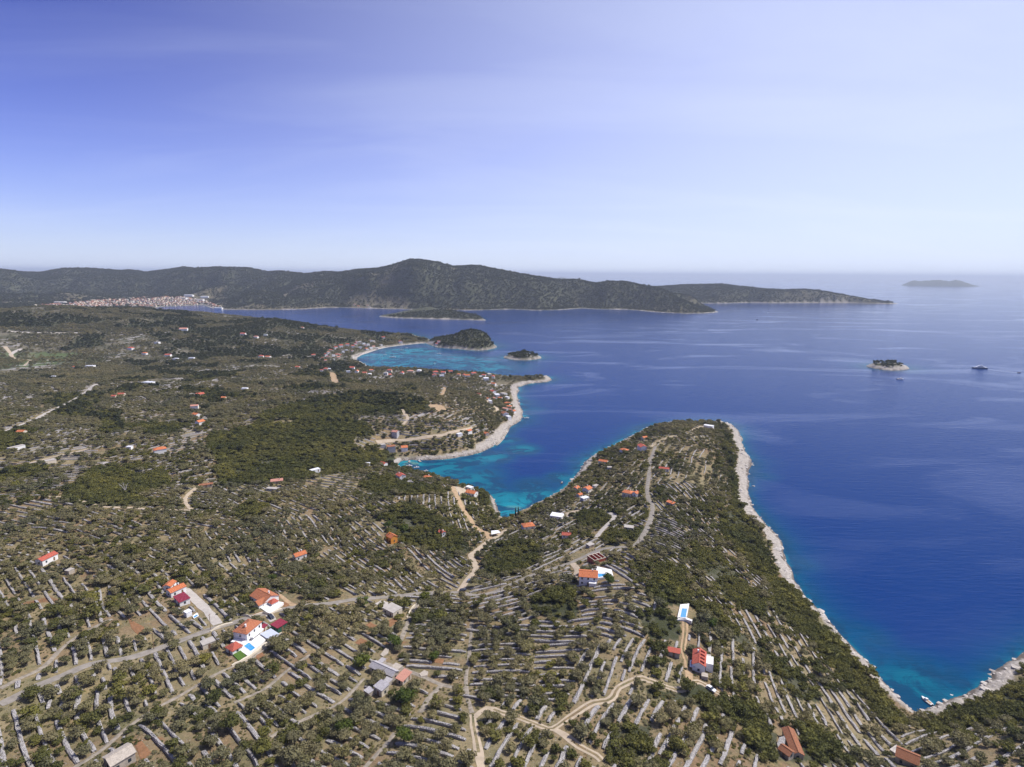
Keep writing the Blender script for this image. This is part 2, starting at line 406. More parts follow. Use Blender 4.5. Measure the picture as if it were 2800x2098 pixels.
DENSE = [
    [(570, 1190), (700, 1140), (880, 1085), (1060, 1075), (1160, 1095), (1190, 1135), (1060, 1180), (1030, 1215), (1060, 1255), (960, 1285), (740, 1325), (610, 1330), (560, 1260)],
    [(230, 1295), (330, 1265), (440, 1280), (455, 1330), (380, 1360), (230, 1365), (190, 1340)],
    [(0, 1180), (80, 1190), (90, 1240), (0, 1250)],
    [(1060, 1410), (1130, 1385), (1200, 1420), (1262, 1460), (1270, 1500), (1200, 1520), (1120, 1490), (1050, 1465)],
    [(1975, 1185), (2000, 1190), (2020, 1300), (2026, 1400), (2085, 1460), (2118, 1555), (2190, 1650), (2300, 1795), (2400, 1900), (2490, 1985), (2420, 2010), (2370, 1940), (2290, 1860), (2180, 1740), (2120, 1680), (2060, 1560), (2000, 1480), (1985, 1400), (2000, 1300)],
    [(1880, 1480), (1950, 1500), (2010, 1580), (2090, 1660), (2080, 1700), (1960, 1620), (1890, 1540)],
    [(1780, 1545), (1850, 1580), (1870, 1640), (1790, 1650), (1750, 1600)],
    [(1715, 1680), (1790, 1655), (1835, 1690), (1830, 1745), (1760, 1745)],
    [(1790, 1640), (1870, 1630), (1960, 1660), (2000, 1720), (2060, 1770), (2020, 1760), (1940, 1690), (1880, 1660)],
    [(1735, 1880), (1830, 1885), (1905, 1862), (1945, 1905), (2040, 1925), (2115, 2010), (2100, 2090), (2040, 2060), (1980, 1965), (1850, 1925), (1740, 1905)],
    [(1660, 1990), (1770, 1990), (1785, 2060), (1740, 2098), (1640, 2098), (1640, 2040)],
    [(2050, 1745), (2200, 1845), (2240, 1925), (2190, 1910), (2100, 1835)],
    [(2080, 2098), (2150, 2050), (2210, 1990), (2260, 2040), (2330, 2098)],
    [(2490, 1995), (2620, 1960), (2800, 1850), (2900, 1800), (2900, 2010), (2740, 1985), (2620, 2000)],
    [(1455, 1645), (1545, 1600), (1560, 1680), (1500, 1700), (1445, 1690)],
    [(1310, 1510), (1400, 1470), (1460, 1490), (1480, 1530), (1400, 1560), (1325, 1565)],
    [(1310, 1325), (1345, 1345), (1372, 1405), (1350, 1420), (1315, 1370)],
    [(1560, 1400), (1700, 1400), (1680, 1440), (1600, 1445)],
    [(1655, 1450), (1760, 1440), (1745, 1480), (1660, 1490)],
    [(380, 905), (700, 872), (1100, 895), (1180, 930), (1050, 935), (930, 950), (860, 990), (700, 1000), (500, 960)],
    [(-100, 850), (480, 840), (580, 880), (500, 900), (200, 892), (-100, 900)],
    [(230, 905), (280, 905), (290, 945), (180, 965), (160, 950)],
    [(430, 960), (620, 930), (700, 960), (640, 990), (470, 985)],
    [(820, 990), (960, 985), (1010, 1005), (900, 1020), (820, 1010)],
    [(330, 985), (470, 990), (640, 1000), (700, 1015), (560, 1040), (400, 1020)],
    [(110, 1080), (270, 1075), (290, 1100), (230, 1120), (150, 1130)],
    [(250, 1130), (330, 1120), (330, 1160), (280, 1170)],
    [(100, 1480), (160, 1420), (110, 1400), (30, 1400), (0, 1440), (40, 1480)],
    [(410, 1080), (520, 1065), (520, 1095), (440, 1095)],
    [(640, 1400), (690, 1375), (730, 1390), (700, 1420), (655, 1425)],
    [(1030, 1300), (1100, 1325), (1160, 1320), (1240, 1340), (1210, 1355), (1080, 1345)],
]

# ------------------------------------------------------------------ materials
MATS = {}
def new_mat(name):
    m = bpy.data.materials.new(name); m.use_nodes = True
    n = m.node_tree.nodes; l = m.node_tree.links
    b = n.get('Principled BSDF')
    MATS[name] = m
    return m, n, l, b

def node(n, kind, **kw):
    x = n.new(kind)
    for k, v in kw.items():
        if k in ('op',): x.operation = v
        elif k == 'blend': x.blend_type = v
        else: x.inputs[k].default_value = v
    return x

def mixrgb(n, l, f, a, b, blend='MIX'):
    m = n.new('ShaderNodeMixRGB'); m.blend_type = blend
    for i, x in ((0, f), (1, a), (2, b)):
        if hasattr(x, 'is_output') or isinstance(x, bpy.types.NodeSocket): l.new(x, m.inputs[i])
        else: m.inputs[i].default_value = x if i == 0 else (*x, 1)
    return m.outputs[0]

def ramp(n, l, sock, p0, p1, c0=(0, 0, 0), c1=(1, 1, 1)):
    r = n.new('ShaderNodeValToRGB')
    r.color_ramp.elements[0].position = p0; r.color_ramp.elements[0].color = (*c0, 1)
    r.color_ramp.elements[1].position = p1; r.color_ramp.elements[1].color = (*c1, 1)
    l.new(sock, r.inputs[0])
    return r.outputs[0]

def noise(n, l, scale, detail=4, rough=0.55, vec=None, dist=0.0):
    x = n.new('ShaderNodeTexNoise')
    x.inputs['Scale'].default_value = scale; x.inputs['Detail'].default_value = detail
    x.inputs['Roughness'].default_value = rough; x.inputs['Distortion'].default_value = dist
    if vec is not None: l.new(vec, x.inputs['Vector'])
    return x.outputs[0]

def wpos(n):
    return n.new('ShaderNodeNewGeometry').outputs['Position']

def plain(name, col, rough=0.8, var=0.12, scale=1.2, bump=0.0, spec=0.3, metal=0.0):
    m, n, l, b = new_mat(name)
    v = n.new('ShaderNodeTexCoord').outputs['Object']
    f = noise(n, l, scale, 5, 0.6, v)
    c0 = tuple(max(0, c * (1 - var)) for c in col); c1 = tuple(min(1, c * (1 + var)) for c in col)
    l.new(ramp(n, l, f, 0.3, 0.7, c0, c1), b.inputs['Base Color'])
    b.inputs['Roughness'].default_value = rough
    b.inputs['Specular IOR Level'].default_value = spec
    b.inputs['Metallic'].default_value = metal
    if bump:
        bp = n.new('ShaderNodeBump'); bp.inputs['Strength'].default_value = bump; bp.inputs['Distance'].default_value = 0.1
        l.new(noise(n, l, scale * 6, 3, 0.6, v), bp.inputs['Height']); l.new(bp.outputs[0], b.inputs['Normal'])
    return m

def attr(n, name):
    a = n.new('ShaderNodeAttribute'); a.attribute_name = name
    return a.outputs['Fac']

# ground
def make_ground():
    m, n, l, b = new_mat('ground')
    P = wpos(n)
    big = noise(n, l, 0.016, 4, 0.6, P)
    mid = noise(n, l, 0.085, 5, 0.62, P)
    fine = noise(n, l, 0.7, 5, 0.7, P)
    c = mixrgb(n, l, ramp(n, l, big, 0.42, 0.62), (0.245, 0.202, 0.118), (0.205, 0.142, 0.084))
    c = mixrgb(n, l, ramp(n, l, mid, 0.46, 0.66), c, (0.150, 0.140, 0.074))
    c = mixrgb(n, l, ramp(n, l, noise(n, l, 0.05, 4, 0.6, P, 1.0), 0.64, 0.74), c, (0.210, 0.108, 0.055))
    c = mixrgb(n, l, ramp(n, l, noise(n, l, 0.11, 5, 0.7, P, 0.5), 0.58, 0.70), c, (0.300, 0.225, 0.105))
    c = mixrgb(n, l, ramp(n, l, noise(n, l, 0.32, 4, 0.7, P), 0.56, 0.68), c, (0.085, 0.078, 0.042))
    st = n.new('ShaderNodeTexVoronoi'); st.inputs['Scale'].default_value = 1.1; l.new(P, st.inputs['Vector'])
    stones = ramp(n, l, st.outputs['Distance'], 0.16, 0.24, (1, 1, 1), (0, 0, 0))
    stm = mixrgb(n, l, ramp(n, l, noise(n, l, 0.12, 4, 0.6, P), 0.52, 0.62), (0, 0, 0), stones)
    c = mixrgb(n, l, stm, c, (0.33, 0.31, 0.29))
    c = mixrgb(n, l, 0.8, c, mixrgb(n, l, fine, (0.30, 0.30, 0.30), (1.70, 1.66, 1.60)), 'MULTIPLY')
    # wooded and far ground
    f = attr(n, 'wood')
    c = mixrgb(n, l, f, c, mixrgb(n, l, ramp(n, l, mid, 0.45, 0.7), (0.050, 0.055, 0.026), (0.105, 0.100, 0.070)))
    fa = attr(n, 'fields')
    c = mixrgb(n, l, fa, c, mixrgb(n, l, ramp(n, l, noise(n, l, 0.03, 5, 0.7, P), 0.44, 0.58), (0.066, 0.070, 0.042), (0.160, 0.145, 0.110)))
    gr = attr(n, 'meadow')
    c = mixrgb(n, l, gr, c, (0.085, 0.120, 0.042))
    # pale shore rock with a dark wet fringe
    rk = n.new('ShaderNodeTexVoronoi'); rk.inputs['Scale'].default_value = 0.32
    mpn = n.new('ShaderNodeMapping'); mpn.inputs['Rotation'].default_value = (0, 0, 0.7); mpn.inputs['Scale'].default_value = (1, 2.2, 1)
    l.new(P, mpn.inputs[0]); l.new(mpn.outputs[0], rk.inputs['Vector'])
    rc = mixrgb(n, l, ramp(n, l, noise(n, l, 0.35, 6, 0.75, P), 0.30, 0.66), (0.22, 0.195, 0.170), (0.48, 0.435, 0.380))
    rc = mixrgb(n, l, ramp(n, l, rk.outputs['Distance'], 0.02, 0.35), mixrgb(n, l, 0.5, rc, (0.35, 0.32, 0.30)), rc)
    rc = mixrgb(n, l, attr(n, 'wet'), rc, (0.105, 0.085, 0.070))
    c = mixrgb(n, l, attr(n, 'rock'), c, rc)
    l.new(c, b.inputs['Base Color'])
    b.inputs['Roughness'].default_value = 0.95
    b.inputs['Specular IOR Level'].default_value = 0.15
    bp = n.new('ShaderNodeBump'); bp.inputs['Strength'].default_value = 0.75; bp.inputs['Distance'].default_value = 0.8
    l.new(noise(n, l, 0.55, 6, 0.7, P), bp.inputs['Height']); l.new(bp.outputs[0], b.inputs['Normal'])
    return m

def make_sea():
    m, n, l, b = new_mat('sea')
    P = wpos(n)
    sh = attr(n, 'shallow')
    weed = ramp(n, l, noise(n, l, 0.026, 6, 0.66, P, 0.9), 0.46, 0.53)
    c = mixrgb(n, l, ramp(n, l, sh, 0.04, 0.62), (0.0012, 0.031, 0.150), (0.000, 0.085, 0.150))
    c = mixrgb(n, l, ramp(n, l, sh, 0.45, 0.92), c, (0.006, 0.205, 0.270))
    c = mixrgb(n, l, ramp(n, l, sh, 0.94, 1.0), c, (0.110, 0.240, 0.215))
    wf = n.new('ShaderNodeMath'); wf.operation = 'MULTIPLY'
    l.new(weed, wf.inputs[0]); l.new(ramp(n, l, sh, 0.18, 0.42, (0, 0, 0), (0.88, 0.88, 0.88)), wf.inputs[1])
    c = mixrgb(n, l, wf.outputs[0], c, (0.003, 0.045, 0.110))
    l.new(c, b.inputs['Base Color'])
    b.inputs['Specular IOR Level'].default_value = 0.5
    # slicks and cat's paws
    mpn = n.new('ShaderNodeMapping'); mpn.inputs['Rotation'].default_value = (0, 0, math.radians(34)); mpn.inputs['Scale'].default_value = (0.0018, 0.0050, 0.01)
    l.new(P, mpn.inputs[0])
    sl = noise(n, l, 1.0, 5, 0.6, mpn.outputs[0], 1.6)
    slick = ramp(n, l, sl, 0.52, 0.64)
    rr = n.new('ShaderNodeMapRange'); rr.inputs[3].default_value = 0.11; rr.inputs[4].default_value = 0.07
    l.new(slick, rr.inputs[0]); l.new(rr.outputs[0], b.inputs['Roughness'])
    m2 = n.new('ShaderNodeMapping'); m2.inputs['Rotation'].default_value = (0, 0, math.radians(14)); m2.inputs['Scale'].default_value = (0.055, 0.24, 0.1)
    l.new(P, m2.inputs[0])
    wv = noise(n, l, 1.0, 4, 0.6, m2.outputs[0], 0.3)
    ior = n.new('ShaderNodeMapRange'); ior.inputs[3].default_value = 1.08; ior.inputs[4].default_value = 1.17
    l.new(slick, ior.inputs[0]); l.new(ior.outputs[0], b.inputs['IOR'])
    bp = n.new('ShaderNodeBump'); bp.inputs['Distance'].default_value = 1.0
    bs = n.new('ShaderNodeMapRange'); bs.inputs[3].default_value = 0.62; bs.inputs[4].default_value = 0.30
    l.new(slick, bs.inputs[0]); l.new(bs.outputs[0], bp.inputs['Strength'])
    l.new(wv, bp.inputs['Height']); l.new(bp.outputs[0], b.inputs['Normal'])
    return m

def make_stone_wall():
    m, n, l, b = new_mat('dry_stone')
    P = wpos(n)
    v = n.new('ShaderNodeTexVoronoi'); v.inputs['Scale'].default_value = 1.9; l.new(P, v.inputs['Vector'])
    hs = n.new('ShaderNodeSeparateColor'); l.new(v.outputs['Color'], hs.inputs[0])
    c = mixrgb(n, l, hs.outputs[0], (0.20, 0.187, 0.180), (0.45, 0.425, 0.41))
    c = mixrgb(n, l, ramp(n, l, noise(n, l, 0.25, 5, 0.65, P), 0.42, 0.75), c, (0.37, 0.35, 0.335))
    l.new(c, b.inputs['Base Color'])
    b.inputs['Roughness'].default_value = 0.95; b.inputs['Specular IOR Level'].default_value = 0.15
    bp = n.new('ShaderNodeBump'); bp.inputs['Strength'].default_value = 1.0; bp.inputs['Distance'].default_value = 0.35; bp.invert = True
    l.new(v.outputs['Distance'], bp.inputs['Height']); l.new(bp.outputs[0], b.inputs['Normal'])
    return m

def foliage(name, c0, c1, c2, hue=0.0):
    m, n, l, b = new_mat(name)
    oi = n.new('ShaderNodeObjectInfo')
    P = wpos(n)
    f = noise(n, l, 1.1, 3, 0.7, P)
    c = mixrgb(n, l, ramp(n, l, f, 0.3, 0.7), c0, c1)
    r = ramp(n, l, oi.outputs['Random'], 0.55, 1.0)
    c = mixrgb(n, l, r, c, c2)
    big = noise(n, l, 0.02, 3, 0.6, P)
    c = mixrgb(n, l, 0.75, c, mixrgb(n, l, ramp(n, l, big, 0.35, 0.65), (0.60, 0.68, 0.66), (1.42, 1.32, 1.18)), 'MULTIPLY')
    l.new(c, b.inputs['Base Color'])
    b.inputs['Roughness'].default_value = 0.85; b.inputs['Specular IOR Level'].default_value = 0.12
    tr = n.new('ShaderNodeBsdfTranslucent'); l.new(c, tr.inputs['Color'])
    ms = n.new('ShaderNodeMixShader'); ms.inputs[0].default_value = 0.30
    l.new(b.outputs[0], ms.inputs[1]); l.new(tr.outputs[0], ms.inputs[2])
    l.new(ms.outputs[0], n['Material Output'].inputs['Surface'])
    return m

def make_roof(name, c0, c1, vs=3.0):
    m, n, l, b = new_mat(name)
    v = n.new('ShaderNodeTexCoord').outputs['Object']
    w = n.new('ShaderNodeTexWave'); w.wave_type = 'BANDS'; w.bands_direction = 'X'
    w.inputs['Scale'].default_value = vs; w.inputs['Distortion'].default_value = 0.6
    l.new(v, w.inputs['Vector'])
    c = mixrgb(n, l, ramp(n, l, noise(n, l, 2.5, 6, 0.75, v), 0.3, 0.7), c0, c1)
    c = mixrgb(n, l, 0.22, c, mixrgb(n, l, w.outputs['Fac'], (0.55, 0.5, 0.5), (1.25, 1.25, 1.25)), 'MULTIPLY')
    l.new(c, b.inputs['Base Color'])
    b.inputs['Roughness'].default_value = 0.8; b.inputs['Specular IOR Level'].default_value = 0.25
    bp = n.new('ShaderNodeBump'); bp.inputs['Strength'].default_value = 0.6; bp.inputs['Distance'].default_value = 0.1
    l.new(w.outputs['Fac'], bp.inputs['Height']); l.new(bp.outputs[0], b.inputs['Normal'])
    return m

M_GROUND = make_ground(); M_SEA = make_sea(); M_STONE = make_stone_wall()
M_OLIVE = foliage('olive_leaves', (0.150, 0.140, 0.072), (0.265, 0.238, 0.140), (0.205, 0.188, 0.088))
M_MAQ = foliage('maquis_leaves', (0.080, 0.083, 0.028), (0.165, 0.162, 0.056), (0.190, 0.180, 0.050))
M_PINE = foliage('pine_leaves', (0.040, 0.047, 0.022), (0.082, 0.090, 0.042), (0.070, 0.072, 0.034))
M_GREEN = foliage('bright_leaves', (0.060, 0.085, 0.018), (0.115, 0.145, 0.036), (0.130, 0.140, 0.030))
M_CYP = foliage('cypress_leaves', (0.022, 0.032, 0.014), (0.040, 0.052, 0.022), (0.036, 0.046, 0.018))
M_BARK = plain('bark', (0.13, 0.105, 0.085), 0.95, 0.3, 2)
M_ROCK = plain('shore_rock', (0.47, 0.43, 0.39), 0.95, 0.35, 0.7, 0.6, 0.15)
M_ROAD = plain('road_asphalt', (0.25, 0.225, 0.195), 0.95, 0.22, 0.3, 0.2, 0.15)
M_DIRT = plain('dirt_track', (0.42, 0.345, 0.255), 0.98, 0.16, 0.3, 0.3, 0.1)
M_LANE = plain('stone_lane', (0.27, 0.235, 0.19), 0.98, 0.35, 0.5, 0.4, 0.1)
M_REDSOIL = plain('red_soil', (0.235, 0.125, 0.065), 0.98, 0.25, 0.8, 0.4, 0.1)
M_OCHRE = plain('ochre_soil', (0.38, 0.27, 0.165), 0.98, 0.22, 0.5, 0.3, 0.1)
M_WHITE = plain('white_render', (0.78, 0.77, 0.75), 0.85, 0.06, 0.6)
M_CREAM = plain('cream_render', (0.62, 0.55, 0.44), 0.85, 0.10, 0.6)
M_GREYR = plain('grey_render', (0.42, 0.41, 0.42), 0.85, 0.12, 0.6)
M_ORANGEW = plain('orange_render', (0.66, 0.27, 0.045), 0.85, 0.07, 0.6)
M_PALEBLUE = plain('pale_blue_roof', (0.50, 0.54, 0.64), 0.7, 0.06, 0.4)
M_PAVE = plain('white_paving', (0.80, 0.78, 0.75), 0.8, 0.06, 0.8)
M_CONC = plain('concrete', (0.42, 0.385, 0.345), 0.9, 0.14, 0.4, 0.2)
M_OLDST = plain('old_stone', (0.42, 0.37, 0.31), 0.95, 0.25, 1.4, 0.6, 0.1)
M_STONEROOF = plain('stone_slab_roof', (0.38, 0.36, 0.37), 0.95, 0.25, 1.6, 0.6, 0.1)
M_LAWN = plain('lawn', (0.085, 0.150, 0.030), 0.95, 0.2, 1.5, 0.3, 0.1)
M_DARK = plain('dark_opening', (0.03, 0.03, 0.035), 0.4, 0.1, 1, 0, 0.5)
M_GLASS = plain('window_glass', (0.035, 0.045, 0.06), 0.12, 0.1, 1, 0, 0.6)
M_BRICK = plain('red_brick', (0.40, 0.10, 0.065), 0.9, 0.2, 2.0, 0.3, 0.15)
M_WOOD = plain('wood', (0.20, 0.12, 0.07), 0.8, 0.2, 2)
M_SHUT = plain('green_shutter', (0.03, 0.10, 0.07), 0.6, 0.1, 1)
M_POOL = plain('pool_water', (0.05, 0.30, 0.62), 0.12, 0.10, 0.8, 0.15, 0.5)
M_POOLD = plain('pool_water_pale', (0.11, 0.34, 0.58), 0.12, 0.10, 0.8, 0.15, 0.5)
M_PAINT = plain('white_paint', (0.80, 0.80, 0.80), 0.25, 0.03, 1, 0, 0.5)
M_CARDK = plain('dark_car_paint', (0.035, 0.04, 0.055), 0.2, 0.05, 1, 0, 0.5)
M_CARBL = plain('blue_car_paint', (0.14, 0.19, 0.28), 0.2, 0.05, 1, 0, 0.5)
M_TYRE = plain('tyre_rubber', (0.02, 0.02, 0.02), 0.9, 0.1, 1)
M_STEEL = plain('steel', (0.55, 0.56, 0.58), 0.35, 0.05, 1, 0, 0.5, 0.6)
M_NAVY = plain('navy_hull', (0.02, 0.035, 0.09), 0.25, 0.05, 1, 0, 0.5)
M_TEAK = plain('teak_deck', (0.36, 0.24, 0.14), 0.7, 0.12, 1.5)
M_FOAM = plain('foam', (0.75, 0.80, 0.84), 0.9, 0.06, 0.5)
R_ORANGE = make_roof('roof_orange', (0.46, 0.125, 0.048), (0.66, 0.240, 0.105))
R_TERRA = make_roof('roof_terracotta', (0.36, 0.120, 0.055), (0.54, 0.215, 0.110))
R_RED = make_roof('roof_red', (0.40, 0.085, 0.055), (0.55, 0.15, 0.10))
R_BURG = make_roof('roof_burgundy', (0.23, 0.022, 0.045), (0.32, 0.045, 0.075))
R_OLD = make_roof('roof_old_tile', (0.24, 0.090, 0.045), (0.40, 0.180, 0.095))
R_PINK = make_roof('roof_pale_pink', (0.46, 0.21, 0.15), (0.60, 0.31, 0.235))

# ------------------------------------------------------------------ object helpers
def link(o, parent=None):
    COL.objects.link(o)
    if parent is not None: o.parent = parent
    return o

def tag(o, label=None, cat=None, group=None, kind=None):
    if label: o['label'] = label
    if cat: o['category'] = cat
    if group: o['group'] = group
    if kind: o['kind'] = kind
    return o

def meshobj(name, verts, faces, mat, parent=None, smooth_=False):
    me = bpy.data.meshes.new(name)
    me.from_pydata([tuple(v) for v in verts], [], faces)
    if smooth_: me.polygons.foreach_set('use_smooth', [True] * len(me.polygons))
    if mat: me.materials.append(mat)
    return link(bpy.data.objects.new(name, me), parent)

def empty(name, loc, rz=0.0):
    o = bpy.data.objects.new(name, None); o.empty_display_size = 1.0
    o.location = loc; o.rotation_euler = (0, 0, rz)
    return link(o)

def fastmesh(name, V, Fq, mat, attrs=None, smooth_=False):
    """numpy arrays: V (n,3), Fq (m,4) quads"""
    me = bpy.data.meshes.new(name)
    V = np.ascontiguousarray(V, np.float32); Fq = np.ascontiguousarray(Fq, np.int32)
    k = Fq.shape[1]
    me.vertices.add(len(V)); me.vertices.foreach_set('co', V.ravel())
    me.loops.add(Fq.size); me.loops.foreach_set('vertex_index', Fq.ravel())
    me.polygons.add(len(Fq)); me.polygons.foreach_set('loop_start', np.arange(0, Fq.size, k, dtype=np.int32))
    if smooth_: me.polygons.foreach_set('use_smooth', np.ones(len(Fq), bool))
    me.update(calc_edges=True)
    for a, val in (attrs or {}).items():
        at = me.attributes.new(a, 'FLOAT', 'POINT')
        at.data.foreach_set('value', np.ascontiguousarray(val, np.float32))
    if mat: me.materials.append(mat)
    return me

class MB:
    """collects boxes and prisms into one mesh"""
    def __init__(self): self.v = []; self.f = []
    def box(self, x0, x1, y0, y1, z0, z1):
        n = len(self.v)
        self.v += [(x0, y0, z0), (x1, y0, z0), (x1, y1, z0), (x0, y1, z0), (x0, y0, z1), (x1, y0, z1), (x1, y1, z1), (x0, y1, z1)]
        self.f += [tuple(n + i for i in q) for q in ((0, 3, 2, 1), (4, 5, 6, 7), (0, 1, 5, 4), (1, 2, 6, 5), (2, 3, 7, 6), (3, 0, 4, 7))]
        return self
    def poly(self, pts, faces):
        n = len(self.v); self.v += [tuple(p) for p in pts]; self.f += [tuple(n + i for i in q) for q in faces]
        return self
    def slab(self, pts, th):
        """a quad pts given a thickness th downward"""
        n = len(self.v); k = len(pts)
        self.v += [tuple(p) for p in pts] + [(p[0], p[1], p[2] - th) for p in pts]
        self.f += [tuple(n + i for i in range(k)), tuple(n + k + i for i in reversed(range(k)))]
        for i in range(k):
            j = (i + 1) % k
            self.f.append((n + i, n + k + i, n + k + j, n + j))
        return self
    def tube(self, a, b, ra, rb, seg=7):
        a, b = Vector(a), Vector(b); d = (b - a).normalized()
        x = d.orthogonal().normalized(); y = d.cross(x); n = len(self.v)
        for c, r in ((a, ra), (b, rb)):
            for i in range(seg):
                t = 2 * PI * i / seg; self.v.append(tuple(c + x * (r * math.cos(t)) + y * (r * math.sin(t))))
        for i in range(seg):
            j = (i + 1) % seg; self.f.append((n + i, n + j, n + seg + j, n + seg + i))
        self.f.append(tuple(n + i for i in reversed(range(seg)))); self.f.append(tuple(n + seg + i for i in range(seg)))
        return self
    def build(self, name, mat, parent=None): return meshobj(name, self.v, self.f, mat, parent)

# ------------------------------------------------------------------ terrain
def px_of_grid():
    P = np.stack([GX, GY, np.maximum(Z, 0)], -1)
    return to_px(P)
GU, GV, GD = px_of_grid()
wood = np.zeros(Z.shape)
ju = GU + (fbm(GX, GY, 60, 4, 151) * 16000 + fbm(GX, GY, 16, 3, 153) * 5000) / np.maximum(GD, 150)
jv = GV + (fbm(GX, GY, 60, 4, 152) * 8000 + fbm(GX, GY, 16, 3, 154) * 3000) / np.maximum(GD, 150)
for pl in DENSE: wood = np.maximum(wood, inpoly(ju, jv, pl).astype(float))
wood = np.where((GR < 2850) & (GR > 380) & (fbm(GX, GY, 75, 3, 161) < -.16) & (GU < 1250), 0.0, wood)
wood = np.where((GR < 1500) & (GR > 500) & (wood < .5) & (fbm(GX, GY, 60, 3, 163) > .34) & (GU < 1250), 1.0, wood)
farland = (GR > 2850) & (REG == 0)
patch = fbm(GX, GY, 420, 4, 71) + 0.5 * smooth((220 - SALL) / 180) - 0.25 * smooth((HCg - 60) / 80)
far_fields = farland * smooth((patch - 0.30) / 0.16) * np.where(GA > .12, .25, .6)
valley = farland & (GU < 620) & (HCg < 75)
far_fields = np.where(valley, np.maximum(far_fields, smooth((fbm(GX, GY, 220, 4, 77) - 0.02) / 0.3) * .45), far_fields)
wood = np.where(farland, 1 - far_fields, wood)
wood = np.where(REG > 0, 1.0, wood)
wood = np.clip(wood + 0.0, 0, 1)
fields = np.where(farland, far_fields, smooth((GR - 800) / 600) * 0.9) * (1 - wood)
rockw = np.clip(7.5 + fbm(GX, GY, 60, 3, 91) * 6 + np.where((GU > 1900) & (GU < 2140) & (GV > 1140) & (GV < 1480), 5, 0) + np.where((GU > 2140) & (GV > 1500), 1.5, 0), 2.5, 30)
rockw = np.where(GR > 2400, np.clip(rockw * 0.9, 3, 14), rockw)
rockw = np.where((GU > 1300) & (GU < 1530) & (GV < 1240) & (GV > 1020), rockw + 7, rockw)
rockw = np.where(REG == 4, 14 + fbm(GX, GY, 30, 3, 92) * 8, rockw)
inner = ((GU < 1380) & (GV > 1255) & (GV < 1425)) | ((GU > 1380) & (GU < 1560) & (GV > 1330) & (GV < 1425))
rockw = np.where(inner, np.minimum(rockw, 3.0), rockw)
rock = smooth((rockw - SALL) / np.clip(GR * 0.004, 1.2, 6) + 0.5)
rock = np.where((REG == 3) | (REG == 4), np.maximum(rock, smooth((fbm(GX, GY, 16, 3, 95) - 0.15) / 0.2) * 0.6), rock)
wet = smooth((1.4 + fbm(GX, GY, 14, 3, 96) * 1.3 - Z) / 0.8) * np.where(GR < 2400, 0.9, 0.35)
meadow = ((GU < 260) & (GV > 965) & (GV < 1012)).astype(float) * smooth((fbm(GX, GY, 120, 3, 97) + 0.2) / 0.3) * 0.8

def grid_part(mask_v, name, cats, mat=M_GROUND):
    idx = np.arange(NA * NR).reshape(NA, NR)
    keep = mask_v[:-1, :-1] | mask_v[1:, :-1] | mask_v[:-1, 1:] | mask_v[1:, 1:]
    q = np.stack([idx[:-1, :-1], idx[1:, :-1], idx[1:, 1:], idx[:-1, 1:]], -1)[keep]
    q = q[:, ::-1]
    used = np.unique(q); remap = np.full(NA * NR, -1); remap[used] = np.arange(len(used))
    V = np.stack([GX, GY, Z], -1).reshape(-1, 3)[used]
    at = {k: a.reshape(-1)[used] for k, a in dict(wood=wood, fields=fields, rock=rock, wet=wet, meadow=meadow).items()}
    me = fastmesh(name, V, remap[q], mat, at, True)
    o = link(bpy.data.objects.new(name, me))
    tag(o, kind='structure')
    if cats: o['label'] = cats
    return o

far_cut = (GR > 2850) & (GY > 2200)
grid_part((SALL > -12) & (REG == 0) & ~far_cut, 'terrain', 'stony terraced headland and olive slopes falling to the bays')
grid_part((SALL > -25) & (REG == 0) & far_cut, 'hills', 'wooded hills along the far shore behind the harbour town')
for n_, k in enumerate(ISL):
    lab = {'wooded_island': 'long low island covered in dark woods before the far hills', 'round_island': 'humped wooded island at the mouth of the turquoise bay',
           'low_islet': 'small flat islet with scrub beside the turquoise bay', 'rocky_islet': 'bare rocky islet with a scrub cap on the open sea'}[k]
    grid_part((REG == n_ + 1) & (SALL > -14), k, lab)

# islands on the horizon
def far_island(name, u0_, u1_, R, prof, label):
    n, mrow = 40, 9; V = []
    for i in range(n + 1):
        t = i / n
        u = u0_ + (u1_ - u0_) * t
        for j in range(mrow):
            s = j / (mrow - 1) * 2 - 1
            p = at_r(u, 900, R * (1 + 0.018 * s))
            h = np.interp(t, [q[0] for q in prof], [q[1] for q in prof]) * max(0, 1 - abs(s) ** 1.6) * (1 + 0.08 * random.uniform(-1, 1))
            V.append((p[0], p[1], h - 2))
    F = [(i * mrow + j, (i + 1) * mrow + j, (i + 1) * mrow + j + 1, i * mrow + j + 1) for i in range(n) for j in range(mrow - 1)]
    F = [f[::-1] for f in F]
    o = meshobj(name, V, F, MATS['far_slope'], None, True)
    tag(o, label, kind='structure')
plain('far_slope', (0.07, 0.08, 0.05), 0.95, 0.2, 0.002)
far_island('distant_island', 2448, 2664, 18500, [(0, 0), (0.13, 130), (0.25, 122), (0.42, 160), (0.52, 140), (0.6, 125), (0.68, 162), (0.78, 110), (0.9, 40), (1, 0)], 'hazy blue island lying on the horizon')
far_island('distant_islet', 1497, 1592, 26000, [(0, 0), (0.2, 40), (0.35, 115), (0.5, 75), (0.7, 45), (0.85, 60), (1, 0)], 'faint flat islet on the horizon beyond the far cape')

